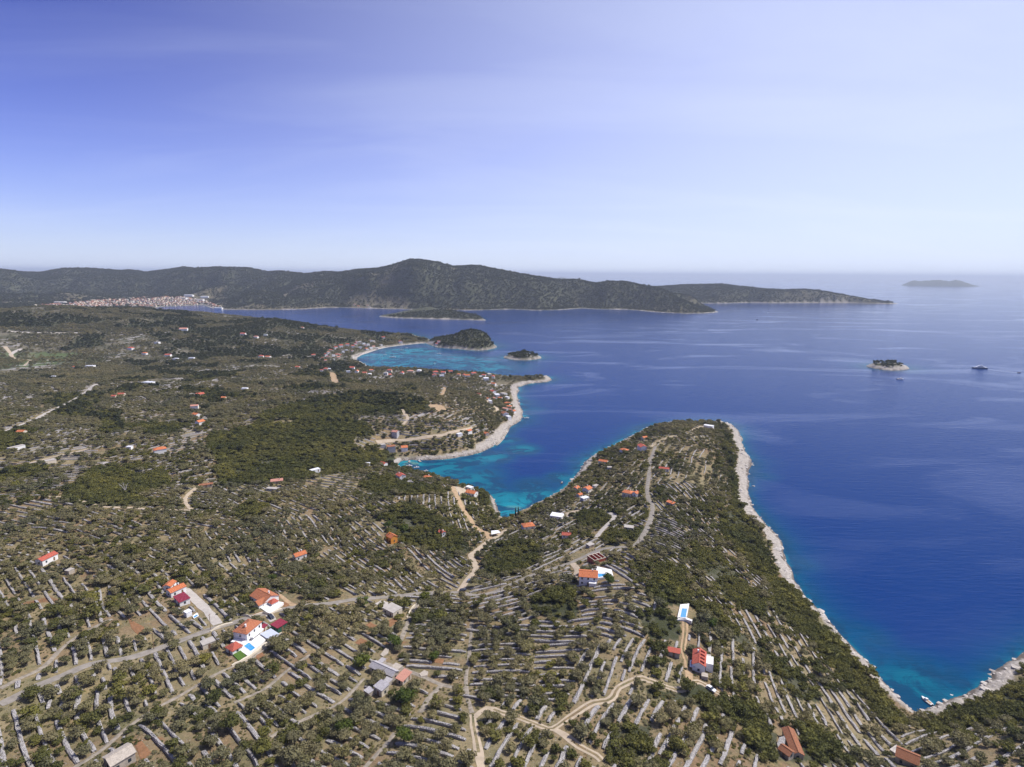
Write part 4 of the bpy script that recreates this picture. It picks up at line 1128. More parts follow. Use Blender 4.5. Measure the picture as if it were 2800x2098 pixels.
# unfinished brick shell
p = ground(1631, 1534); e = empty('brick_shell', (p.x, p.y, p.z + .1), az_of(1631, 1534, 36, -10, p.z))
for (a, b, c, d_) in ((-4.6, 4.6, -4, -3.7), (-4.6, 4.6, 3.7, 4), (-4.6, -4.3, -3.7, 3.7), (4.3, 4.6, -3.7, 3.7), (-1.4, -1.1, -3.7, 3.7), (1.5, 1.8, -3.7, 3.7)):
    w = MB().box(a, b, c, d_, -2.5, 2.9).build('brick_wall', M_BRICK, e)
    MB().box(a - .02, b + .02, c - .02, d_ + .02, 2.9, 3.15).build('concrete_beam', M_CREAM, w)
MB().box(-4.3, 4.3, -3.7, 3.7, -0.3, 0.05).build('floor_slab', M_CONC, e)
tag(e, 'roofless unfinished red brick house with pale concrete beams', 'unfinished house'); EXC.append((p.x, p.y, 7))
house(1073, 1664, 8.5, 6.6, 3.2, (30, 15), 'flat', M_CONC, M_CREAM, 'unfinished pale house with flat concrete slab roof below the road', chim=False)
plot('yard', [(1024, 1651), (1045, 1641), (1062, 1648), (1066, 1662), (1050, 1668)], M_CONC, 'bare pale yard beside the flat slab house')
house(568, 1755, 5.5, 4.4, 2.6, (20, -8), 'flat', M_CONC, M_CREAM, 'flat pale garage beside the road left of the pool house', 'garage', 'garage', chim=False)

# --- old hamlet
HG = 'old stone hamlet'
house(1037, 1824, 7.6, 4.4, 3.0, (33, 15), 'gable', M_STONEROOF, M_OLDST, 'long old stone house with grey slab roof in the hamlet', pitch=0.55, chim=False, group=HG)
house(1070, 1839, 4.8, 4.2, 3.2, (33, 15), 'gable', M_STONEROOF, M_OLDST, 'old stone house with pale gable next to the salmon roof', pitch=0.55, chim=False, group=HG)
house(1104, 1850, 6.4, 3.4, 2.6, (25, -26), 'shed', R_PINK, M_OLDST, 'low barn with pale salmon tile roof in the hamlet', 'barn', 'barn', pitch=0.35, chim=False, group=HG)
house(1043, 1878, 4.6, 3.8, 3.4, (26, 16), 'shed', M_STONEROOF, M_CREAM, 'small tall stone hut with sloping grey roof below the hamlet', 'hut', 'hut', pitch=0.3, chim=False, group=HG)
house(1009, 1889, 3.2, 3.0, 2.2, (24, 16), 'flat', M_STONEROOF, M_OLDST, 'low grey stone hut at the lower end of the hamlet', 'hut', 'hut', detail=False, group=HG)
house(1045, 1807, 2.8, 2.4, 2.2, (20, -20), 'flat', M_STONEROOF, M_OLDST, 'tiny stone outhouse above the long hamlet house', 'outhouse', 'outhouse', detail=False, group=HG)
house(1060, 1861, 3.4, 2.8, 2.0, (33, 15), 'flat', M_STONEROOF, M_OLDST, 'low stone lean-to below the gabled hamlet house', 'lean-to', 'lean_to', detail=False, group=HG)
house(1085, 1824, 4.0, 3.2, 1.6, (33, 15), 'flat', M_OLDST, M_OLDST, 'low walled stone yard behind the gabled hamlet house', 'ruin', 'ruin', detail=False, group=HG)
pad('threshing_floor', [(1040, 1792), (1055, 1776), (1063, 1779), (1062, 1788), (1047, 1797)], M_OLDST, 'pale stone threshing floor above the hamlet', 0.3, 1.2, 'threshing floor')
pad('stone_platform', [(1146, 1846), (1160, 1838), (1171, 1842), (1168, 1850), (1152, 1852)], M_OLDST, 'pale stone platform beside the hamlet lane', 0.3, 1.2, 'platform')
# --- barns at the lower right
house(2168, 2029, 13.0, 4.2, 3.0, (24, 60), 'gable', R_OLD, M_OLDST, 'long old stone barn with rusty tile roof at the lower right', 'barn', 'barn', pitch=0.5, chim=False)
house(2150, 2053, 4.2, 3.6, 2.6, (20, 14), 'gable', R_OLD, M_OLDST, 'small stone shed with rusty roof beside the long barn', 'shed', 'shed', pitch=0.5, chim=False)
pad('stone_platform', [(2124, 2040), (2130, 2028), (2147, 2028), (2145, 2046), (2132, 2058)], M_STONE, 'grey stone platform beside the rusty barn', 0.4, 1.5, 'platform')
e = house(2482, 2068, 7.6, 6.4, 3.4, (40, 17), 'gable', R_OLD, M_OLDST, 'stone house with orange brown roof near the bottom right corner', pitch=0.5, chim=False)
house(2452, 2052, 5.0, 3.0, 1.8, (28, -20), 'flat', M_ROCK, M_OLDST, 'pale rubble ruin beside the orange brown roof', 'ruin', 'ruin', detail=False)
house(326, 2066, 7.2, 6.2, 3.6, (-34, 20), 'gable', M_OLDST, M_OLDST, 'stone house with cracked cream roof at the lower left', pitch=0.4, chim=False)
plot('garden_bed', [(364, 2030), (384, 2023), (413, 2058), (388, 2084)], M_REDSOIL, 'walled brown garden bed beside the stone house')
for q, lb in (([(1011, 1700), (1040, 1716), (1020, 1730), (996, 1712)], 'bare red soil plot below the slab house'), ([(1055, 1700), (1075, 1690), (1090, 1700), (1066, 1716)], 'small bare red soil plot by the lane'),
              ([(986, 1745), (1016, 1758), (1005, 1775), (970, 1758)], 'bare brown soil plot among the olive trees'), ([(696, 1790), (716, 1784), (730, 1800), (708, 1812)], 'bare red soil plot below the big pool'),
              ([(1180, 1800), (1215, 1803), (1212, 1815), (1180, 1812)], 'bare brown soil strip left of the stone lane'),
              ([(862, 1690), (885, 1700), (875, 1710), (855, 1698)], 'small bare soil patch beside the road'), ([(350, 1690), (395, 1715), (385, 1745), (360, 1720)], 'bare reddish terrace left of the concrete drive')):
    plot('soil_plot', q, M_REDSOIL, lb)

# --- houses around the small bay, the peninsula, the point and the turquoise bay
RM = dict(o=R_ORANGE, r=R_RED, t=R_TERRA, p=R_PINK, w=M_PAINT, g=M_CONC, b=M_BRICK, d=R_OLD)
WM = dict(w=M_WHITE, c=M_CREAM, g=M_GREYR, s=M_OLDST, b=M_BRICK)
NAMED = [
    (1048, 1267, 8, 6, 3.6, (20, 5), 'gable', 'r', 'w', 'white house with red roof in the trees at the head of the bay'),
    (1096, 1300, 8.5, 7, 5.5, (-16, -9), 'gable', 'r', 'w', 'tall white house with red gable roof above the bay'),
    (1122, 1318, 5, 3.6, 2.6, (16, 8), 'gable', 'g', 'g', 'small grey shed beside the tall red gabled house'),
    (1168, 1304, 7.5, 6, 3.2, (18, 4), 'hip', 'o', 'w', 'white bungalow with orange hip roof above the boats'),
    (1290, 1346, 10, 7.5, 3.4, (20, 4), 'gable', 'o', 'w', 'low white house with orange roof on the bay headland'),
    (1284, 1332, 7, 4.5, 3.0, (20, 6), 'flat', 'w', 'w', 'white flat roofed annexe behind the headland house'),
    (861, 1284, 9, 5, 2.6, (24, -6), 'flat', 'w', 'w', 'white roofless looking farmhouse alone in the dark woods'),
    (757, 1315, 10, 4, 2.6, (28, -3), 'shed', 'p', 's', 'long low shed with pale roof at the edge of the woods'),
    (748, 1336, 12, 4, 2.4, (28, 2), 'flat', 'g', 'g', 'long grey flat roofed shed in the olive grove'),
    (1081, 1181, 7.5, 6.5, 6.5, (20, 2), 'gable', 'p', 'g', 'tall grey house with faded pink roof at the track end'),
    (1069, 1221, 9.5, 8, 6.5, (20, -2), 'flat', 'd', 'g', 'stepped grey brown apartment house above the bay head'),
    (1043, 1216, 9, 6, 3, (22, -3), 'flat', 'g', 'g', 'flat grey building beside the stepped apartment house'),
    (1105, 1223, 7.5, 7.5, 4.5, (20, -2), 'gable', 'o', 'w', 'white house with bright orange roof below the track'),
    (1281, 1178, 8, 6, 3.5, (18, -6), 'gable', 'o', 'w', 'white house with orange roof at the end of the terrace track'),
    (1330, 1185, 6.5, 5.5, 3.2, (14, 8), 'gable', 'o', 'c', 'small cream house with orange roof near the point shore'),
    (1256, 1186, 7, 5, 3.0, (20, -4), 'flat', 'w', 'w', 'small white flat house beside the terrace track'),
    (1005, 1267, 5, 4, 2.5, (16, 0), 'flat', 'w', 'w', 'tiny white hut in the trees behind the bay head'),
    (437, 1228, 10.5, 7, 4.6, (26, -4), 'hip', 'o', 'w', 'white house with orange roof among the bare terraces'),
    (44, 1222, 13, 5, 3.2, (30, -7), 'flat', 'g', 'w', 'long white flat roofed house at the left edge'),
    (59, 1180, 7, 6, 3.2, (20, 0), 'gable', 'o', 'c', 'small orange roofed house behind trees at the left edge'),
    (136, 1259, 8, 6, 3, (24, -5), 'flat', 'g', 'c', 'pale unfinished house on the bare terraces'),
    (285, 1268, 5, 4, 2.6, (20, -4), 'flat', 'g', 's', 'small grey ruin behind the dark oak grove'),
    (547, 1153, 8, 7, 4, (20, -5), 'gable', 'o', 'w', 'nearest of three orange roofed houses in the left plain'),
    (536, 1133, 8, 6, 4, (20, 3), 'gable', 'o', 'w', 'middle of three orange roofed houses in the left plain'),
    (532, 1110, 9, 6, 4, (20, -1), 'gable', 'p', 'w', 'farthest of three houses in a line on the left plain'),
    (546, 1078, 11, 8, 4, (20, -3), 'gable', 'r', 'c', 'red roofed house beside the dark clump of pines'),
    (612, 1087, 6, 5, 3, (20, 0), 'gable', 'o', 'c', 'lone small orange roof in the olive plain'),
    (332, 1078, 9, 7, 3.5, (20, 0), 'gable', 'r', 'c', 'red roofed farm beside a round tree on the plain'),
    (312, 1083, 6, 5, 3, (20, 0), 'gable', 'r', 'c', 'small red roofed barn left of the plain farm'),
    (669, 1062, 9, 7, 3.5, (20, 0), 'flat', 'w', 'w', 'small bright white house in the grey olive plain'),
    (563, 1325, 10, 3.4, 2.6, (26, -4), 'gable', 'd', 's', 'long low red roofed cottage above the hooked lane'),
    (354, 1222, 5, 4, 3, (20, 0), 'flat', 'w', 'w', 'tiny white hut left of the orange roofed terrace house'),
    (1650, 1261, 10, 6, 3.5, (26, 4), 'gable', 'o', 'w', 'long orange roofed bungalow near the left peninsula shore'),
    (1707, 1230, 9, 6.5, 3.5, (22, 5), 'hip', 'o', 'w', 'grey white bungalow with orange hip roof on the peninsula'),
    (1756, 1221, 10, 8, 6, (-14, -10), 'gable', 'r', 'w', 'large white house with red roof at the road end'),
    (1816, 1281, 10, 4.5, 3.4, (28, 3), 'gable', 'r', 'w', 'long red roofed house right of the peninsula road'),
    (1576, 1334, 6, 5, 3.6, (-12, 8), 'gable', 'o', 'w', 'small orange gabled cottage near the left peninsula shore'),
    (1606, 1336, 7.5, 7, 4.5, (14, -8), 'gable', 'o', 'w', 'orange gabled house beside the shore cottage'),
    (1585, 1352, 4.5, 4, 2.8, (12, -4), 'gable', 'o', 'w', 'tiny orange roofed hut below the shore cottage'),
    (1599, 1361, 7, 5, 2.8, (18, -5), 'flat', 'w', 'w', 'white flat roofed cabin below the gabled shore house'),
    (1717, 1346, 8.5, 7, 4.2, (20, 4), 'hip', 'o', 'c', 'orange hip roofed house left of the peninsula road'),
    (1739, 1348, 5, 4.6, 3.6, (12, -6), 'gable', 'o', 'w', 'small orange gabled annexe beside the peninsula road'),
    (1834, 1375, 7, 3, 2.4, (26, 10), 'shed', 'o', 's', 'low orange lean-to roof in the peninsula olives'),
    (1523, 1409, 10.5, 8, 3.4, (26, 4), 'flat', 'w', 'w', 'white concrete shell with flat roof on the bay slope'),
    (1629, 1328, 5.5, 4, 2.6, (18, -6), 'flat', 'g', 'w', 'small pale hut behind the gabled shore house'),
    (1444, 1436, 9.5, 7.5, 3.4, (24, -3), 'hip', 'o', 'w', 'orange roofed bungalow just above the bay beach'),
    (1938, 1164, 13, 7, 3.4, (26, 4), 'flat', 'w', 'w', 'white flat roofed house on the peninsula tip'),
    (1762, 1196, 7, 5, 3, (20, -3), 'gable', 'o', 'c', 'small orange roof near the peninsula tip'),
    (1667, 1278, 5, 4, 2.6, (18, 0), 'flat', 'g', 'g', 'grey shed below the long orange bungalow'),
    (1720, 1441, 7, 5, 2.4, (24, 3), 'flat', 'g', 's', 'ruined stone house in the scrub by the road'),
    (1208, 1455, 5, 4, 3.2, (14, 8), 'gable', 'r', 'w', 'small red roofed cottage behind dark cypresses'),
    (1549, 1461, 6.5, 5, 3, (22, 2), 'gable', 'r', 'w', 'faded red roof with a blue panel in the scrub'),
    (1614, 1489, 5, 4, 2.2, (18, -6), 'flat', 'g', 's', 'small stone ruin beside the bend of the road'),
    (1350, 1049, 9, 6, 4, (18, 2), 'gable', 'o', 'w', 'lone orange roofed house above the point'),
    (1348, 1070, 9, 8, 5, (16, 4), 'gable', 'r', 'w', 'red roofed house joined to a long white block'),
    (1359, 1079, 12, 8, 5, (16, 12), 'flat', 'w', 'w', 'long white apartment block on the point'),
    (1377, 1076, 11, 8, 5, (18, 4), 'flat', 'g', 'w', 'grey topped white block near the point shore'),
    (1309, 1078, 9, 5, 3, (20, 4), 'gable', 'r', 'c', 'red roofed bungalow left of the white blocks'),
    (1387, 1086, 8, 5, 3, (18, 4), 'flat', 'w', 'w', 'low white house nearest the point rocks'),
    (1353, 1089, 7, 6, 4, (16, 4), 'gable', 'p', 'w', 'pink roofed white house below the white blocks'),
    (1368, 1088, 7, 5, 4, (16, 2), 'gable', 'o', 'w', 'orange and white house below the grey topped block'),
    (1335, 1090, 5, 5, 3.4, (14, 4), 'gable', 'o', 'w', 'small orange roof at the track fork on the point'),
    (1341, 1097, 6, 5, 4, (14, 10), 'flat', 'w', 'w', 'white cube house at the track fork on the point'),
    (1387, 1102, 9, 6, 3.6, (20, 1), 'hip', 'o', 'w', 'upper of two matching orange bungalows on the point'),
    (1391, 1111, 9, 6, 3.6, (20, 1), 'hip', 'o', 'w', 'lower of two matching orange bungalows on the point'),
    (1381, 1117, 9, 6, 4, (20, 3), 'flat', 'p', 'g', 'grey pink house beside the lower orange bungalow'),
    (1380, 1130, 10, 9, 5, (-14, -8), 'gable', 'd', 'w', 'big brown red roofed house above the shore path'),
    (1390, 1139, 8, 6, 4.5, (16, 6), 'flat', 'w', 'w', 'white house beside the big brown roof on the point'),
    (1404, 1124, 6, 6, 3.5, (14, -4), 'gable', 'o', 'w', 'small orange house close to the point rocks'),
    (1397, 1120, 6, 5, 3.5, (16, 6), 'gable', 'p', 'c', 'small pink house between the point bungalows'),
    (1301, 1066, 8, 5, 2.4, (20, 10), 'flat', 'g', 'c', 'pale building plot house above the red bungalow'),
]
for (u, v, L, W, h, d, rf, rm, wm, lb) in NAMED:
    house(u, v, L, W, h, d, rf, RM[rm], WM[wm], lb, pitch=0.45)
plot('bare_plot', [(1171, 1108), (1185, 1101), (1215, 1112), (1220, 1120), (1195, 1127), (1180, 1119)], M_OCHRE, 'cleared ochre building plot above the woods')
plot('bare_plot', [(1912, 1169), (1930, 1165), (1948, 1168), (1945, 1173), (1920, 1174)], M_DIRT, 'cleared beige plot on the peninsula tip')
plot('bare_plot', [(1788, 1404), (1808, 1396), (1822, 1404), (1806, 1411)], M_CONC, 'pale cleared plot right of the peninsula road')
plot('bare_plot', [(1545, 1404), (1580, 1392), (1588, 1396), (1550, 1414)], M_DIRT, 'pale levelled yard beside the white concrete shell')
plot('bare_plot', [(1240, 1330), (1270, 1330), (1275, 1346), (1252, 1352)], M_DIRT, 'cleared beige yard before the headland house')
pad('quay', [(1075, 1262), (1092, 1256), (1097, 1262), (1090, 1270), (1082, 1272)], M_CONC, 'white concrete quay at the head of the small bay', 0.3, 2.5, 'quay')
# canopy at the valley road
p = ground(1354, 1464); e = empty('sun_canopy', (p.x, p.y, p.z), 0.3)
MB().slab([(-4, -3, 2.6), (4, -2.4, 3.0), (3.4, 3, 2.8), (-2.6, 2.6, 3.3)], .06).build('canopy', M_PAINT, e)
for x, y in ((-3.8, -2.8), (3.8, -2.3), (3.2, 2.8), (-2.4, 2.4)): MB().tube((x, y, -.5), (x, y, 2.7), .06, .05).build('post', M_STEEL, e)
tag(e, 'white sail shaped sun canopy where the valley roads meet', 'canopy'); EXC.append((p.x, p.y, 6))

# villages around the turquoise bay
BAYV = [(1212, 1020, 9, 'r'), (1208, 1028, 9, 'w'), (1231, 1017, 10, 'r'), (1254, 1025, 7, 'o'), (1268, 1025, 8, 'r'), (1278, 1028, 10, 'o'), (1295, 1022, 10, 'r'), (1323, 1027, 8, 'r'), (1338, 1025, 11, 'g'),
        (1348, 1031, 9, 'r'), (1329, 1036, 13, 'w'), (1314, 1029, 7, 'w'), (1065, 1014, 10, 'r'), (1066, 1024, 9, 'r'), (1099, 1019, 11, 'r'), (1122, 1016, 12, 'p'), (1146, 1014, 12, 'w'), (1191, 1019, 11, 'r'),
        (1188, 1027, 10, 'r'), (997, 1019, 9, 'r'), (1011, 1022, 9, 'w'), (976, 1016, 8, 'o'), (963, 1007, 10, 'r'), (952, 1017, 8, 'w'), (901, 1010, 8, 'w'), (890, 1010, 8, 'r'), (879, 1014, 6, 'r'),
        (1015, 1014, 8, 'o'), (1055, 1021, 8, 'g')]
UPV = [(857, 972, 9, 'r'), (918, 951, 9, 'r'), (932, 946, 11, 'r'), (950, 943, 10, 'r'), (947, 957, 9, 'w'), (891, 970, 9, 'r'), (898, 964, 8, 'p'), (883, 979, 8, 'r'), (896, 977, 9, 'r'), (909, 983, 11, 'w'),
       (921, 969, 9, 'r'), (912, 971, 8, 'w'), (929, 970, 8, 'r'), (890, 987, 6, 'o'), (975, 935, 9, 'p'), (983, 936, 10, 'w'), (994, 940, 9, 'w'), (1006, 941, 9, 'w'), (1014, 932, 9, 'p'), (1021, 934, 9, 'w'),
       (1002, 953, 11, 'o'), (1014, 950, 9, 'w'), (1021, 949, 9, 'p'), (1030, 952, 9, 'w'), (965, 947, 9, 'r'), (985, 950, 8, 'w'), (964, 961, 8, 'p'), (1048, 922, 10, 'r'), (1041, 942, 9, 'g'), (1095, 935, 14, 'r'),
       (938, 962, 8, 'w'), (904, 958, 8, 'r'), (972, 941, 8, 'r'), (1000, 946, 8, 'r'), (925, 978, 8, 'p')]
FARM = [(1200, 934, 9, 'p'), (1194, 940, 9, 'r'), (714, 974, 11, 'r'), (733, 976, 12, 'o'), (814, 1004, 9, 'r'), (827, 896, 9, 'o'), (665, 913, 14, 'r'), (502, 900, 20, 'p'), (460, 971, 13, 'r'), (481, 981, 11, 'w'),
        (524, 979, 12, 'w'), (396, 966, 11, 'o'), (358, 952, 14, 'r'), (247, 1001, 16, 'w'), (204, 1004, 7, 'o'), (407, 1046, 16, 'w'), (146, 1030, 8, 'w'), (700, 921, 12, 'p'), (726, 915, 9, 'w'), (430, 936, 12, 'g')]
def small_house(x, y, z, L, W, h, rz, rm, wm, label, group, D):
    e = empty('house', (x, y, z + .1), rz)
    kind = 'flat' if rm in (M_PAINT, M_CONC) else ('hip' if random.random() < .3 else 'gable')
    m = MB(); wall_mesh(m, L, W, h, kind, .45); m.build('wall', wm, e)
    m = MB(); roof_mesh(m, L, W, h, kind, .45); m.build('roof', rm, e)
    if D < 1500:
        m = MB()
        for i in range(3):
            MB().box(-L / 2 + L * (i + .3) / 3, -L / 2 + L * (i + .3) / 3 + 1.1, -W / 2 - .05, -W / 2, 1.0, 2.3).build('window', M_GLASS, e)
    tag(e, label, 'house', group)
    return e
cname = dict(r='red', o='orange', w='flat white', p='faded pink', g='grey')
ORD = ['first', 'second', 'third', 'fourth', 'fifth', 'sixth', 'seventh', 'eighth', 'ninth', 'tenth', 'eleventh', 'twelfth', 'thirteenth', 'fourteenth', 'fifteenth', 'sixteenth', 'seventeenth']
def village(lst, place, group, face):
    cnt = {}
    for k, (u, v, L, c) in enumerate(sorted(lst)):
        p = ground(u, v, 4.0); D = math.hypot(p.x, p.y)
        o_ = ORD[cnt.get(c, 0)]; cnt[c] = cnt.get(c, 0) + 1
        W = L * random.uniform(.65, .85); h = random.choice((4.2, 5.6, 6.0))
        small_house(p.x, p.y, p.z, L, W, h, face + random.choice((0, PI / 2)) + random.uniform(-.25, .25), RM[c], random.choice((M_WHITE, M_WHITE, M_CREAM)),
                    f'white house, {o_} {cname[c]} roof from the left {place}', group, D)
        EXC.append((p.x, p.y, L * .65 + 2))
village(BAYV, 'along the near bay shore', 'houses on the near shore of the turquoise bay', 0.1)
village(UPV, 'in the bay village', 'houses of the village behind the turquoise bay', 0.5)
FL = ['pink roofed cottage on the humped wooded island', 'red roofed cottage at the spit of the humped island', 'red roofed house left of the paired orange roofs by the pines', 'wide orange roofed house by the pines behind the bay village',
      'red and white house alone above the ochre earth strip', 'orange roofed house on the wooded ridge before the channel', 'red roofed house beside the pale quarry on the ridge', 'long pale pink building high on the wooded ridge',
      'red roofed farm at the edge of the plain woods', 'white farmhouse below the red roofed farm', 'bright white farmhouse right of the red roofed farm', 'orange roofed farm at the left of the plain woods',
      'wide red roofed house in the middle of the plain', 'long white farm with pink trim on the plain', 'tiny orange roof left of the long white farm', 'large white house on pale cleared ground',
      'tiny white hut on the dark left plain', 'pale pink house on the bare quarry slope', 'small white house beside the quarry slope', 'grey flat farm building on the far plain']
for (u, v, L, c), lb in zip(FARM, FL):
    p = ground(u, v, 3.5); D = math.hypot(p.x, p.y)
    small_house(p.x, p.y, p.z, L, L * .65, 4.4, random.uniform(-.3, .3), RM[c], M_WHITE, lb, None, D)
    EXC.append((p.x, p.y, L * .65 + 3))

# the harbour town across the ridge
TOWN_PX = [(80, 836), (180, 843), (300, 838), (440, 840), (500, 838), (562, 834), (590, 845), (625, 848), (600, 838), (562, 822), (500, 812), (400, 813), (320, 818), (250, 822), (190, 829), (140, 832)]
def town():
    done = []; t = 0
    while len(done) < 520 and t < 6000:
        t += 1
        u = random.uniform(80, 625); v = random.uniform(808, 848)
        if not bool(inpoly(np.array([u]), np.array([v]), TOWN_PX)[0]): continue
        p = ground(u, v, 3.0)
        if math.hypot(p[0], p[1]) < 2750: continue
        z = float(hz(p[0], p[1])); s = float(gsample(SALL, p[0], p[1]))
        if s < 14 or z > 60: continue
        if any((p[0] - q[0]) ** 2 + (p[1] - q[1]) ** 2 < 13.5 ** 2 for q in done): continue
        done.append((p[0], p[1], z, s))
    done.sort(key=lambda q: q[3] + q[1] * .05)
    walls, roofs = {}, {}
    for k, (x, y, z, s) in enumerate(done):
        L = random.uniform(9, 15); W = L * random.uniform(.6, .85); h = random.choice((5.5, 6.5, 8.5)); rz = random.uniform(-.5, .5) + random.choice((0, PI / 2))
        rm = random.choice((R_OLD, R_TERRA, R_OLD, R_OLD, M_CREAM)); wm = random.choice((M_CREAM, M_CREAM, M_GREYR))
        EXC.append((x, y, L * .7))
        if k < 215:
            e = empty('house', (x, y, z), rz)
            m = MB(); wall_mesh(m, L, W, h, 'gable', .4); m.build('wall', wm, e)
            m = MB(); roof_mesh(m, L, W, h, 'gable', .4); m.build('roof', rm, e)
            tag(e, 'pale house with tiled roof in the harbour town across the ridge', 'house', 'houses of the harbour town')
        else:
            for dct, fn, mt in ((walls, wall_mesh, wm), (roofs, roof_mesh, rm)):
                m = MB(); fn(m, L, W, h, 'gable', .4)
                c_, s_ = math.cos(rz), math.sin(rz)
                tgt = dct.setdefault(mt.name, MB())
                tgt.poly([(x + a * c_ - b * s_, y + a * s_ + b * c_, z + g) for a, b, g in m.v], m.f)
    big = MB(); mats = []; fm = []
    for dct in (walls, roofs):
        for nm, m in dct.items():
            mats.append(MATS[nm]); fm += [len(mats) - 1] * len(m.f); big.poly(m.v, m.f)
    o = big.build('town_houses', None)
    for mt in mats: o.data.materials.append(mt)
    o.data.polygons.foreach_set('material_index', fm)
    tag(o, 'dense mass of pale tiled houses of the harbour town', 'town', kind='stuff')
    # inland village
    m = MB(); m2 = MB()
    for k in range(150):
        u = random.uniform(38, 132); v = 787 - (u - 38) * .13 + random.uniform(-6, 7)
        p = at_z(u, v, 60); z = float(hz(p[0], p[1]))
        q = at_r(u, v, math.hypot(p[0], p[1])); x, y = p[0], p[1]
        L = random.uniform(12, 20); W = L * .7; h = 6
        m.box(x - L / 2, x + L / 2, y - W / 2, y + W / 2, z - 3, z + h)
        m2.box(x - L / 2 - .4, x + L / 2 + .4, y - W / 2 - .4, y + W / 2 + .4, z + h, z + h + 1.2)
    o = m.poly(m2.v, m2.f).build('village_houses', M_CREAM); o.data.materials.append(R_PINK)
    o.data.polygons.foreach_set('material_index', [0] * 900 + [1] * 900)
    tag(o, 'faint pale village on the slope inland at the far left', 'village', kind='stuff')
    for (u, v, L, W, lb) in ((517, 808, 60, 24, 'long white industrial hall highest above the harbour town'), (560, 812, 50, 22, 'white industrial hall at the right of the harbour town'), (500, 816, 55, 25, 'cream industrial hall in the upper town'),
                             (165, 827, 55, 25, 'pale hall at the left end of the town'), (545, 820, 60, 26, 'grey industrial hall above the quay'), (598, 843, 45, 18, 'white boatyard shed on the harbour spit')):
        p = ground(u, v, 6); z = p[2]
        e = empty('industrial_hall', (p[0], p[1], z), random.uniform(-.2, .2))
        m = MB(); wall_mesh(m, L, W, 9, 'gable', .2); m.build('wall', M_WHITE, e)
        m = MB(); roof_mesh(m, L, W, 9, 'gable', .2); m.build('roof', M_PAINT if 'white' in lb else M_CONC, e)
        tag(e, lb, 'hall'); EXC.append((p[0], p[1], L * .6))
town()
for (u, v, L, c, lb) in ((980, 838, 14, 'o', 'pale house at the water foot of the far wooded hill'), (1010, 840, 16, 'w', 'white boathouse on the far shore'), (970, 833, 12, 'p', 'pink roofed house in the woods of the far shore'),
                         (1098, 841, 14, 'w', 'white house behind the long low island'), (1005, 836, 12, 'p', 'pale house among trees on the far shore')):
    p = ground(u, v, 3); small_house(p.x, p.y, p.z, L, L * .6, 5, .1, RM[c], M_CREAM, lb, None, 9999); EXC.append((p.x, p.y, 14))

for u, v in ((1944, 1888), (1266, 1617), (1283, 1591), (741, 1690)):
    p = ground(u, v); q = Vector((-p.x, -p.y, 0)).normalized()
    EXC.append((p.x, p.y, 3.5)); EXC.append((p.x + q.x * 4, p.y + q.y * 4, 3.0))

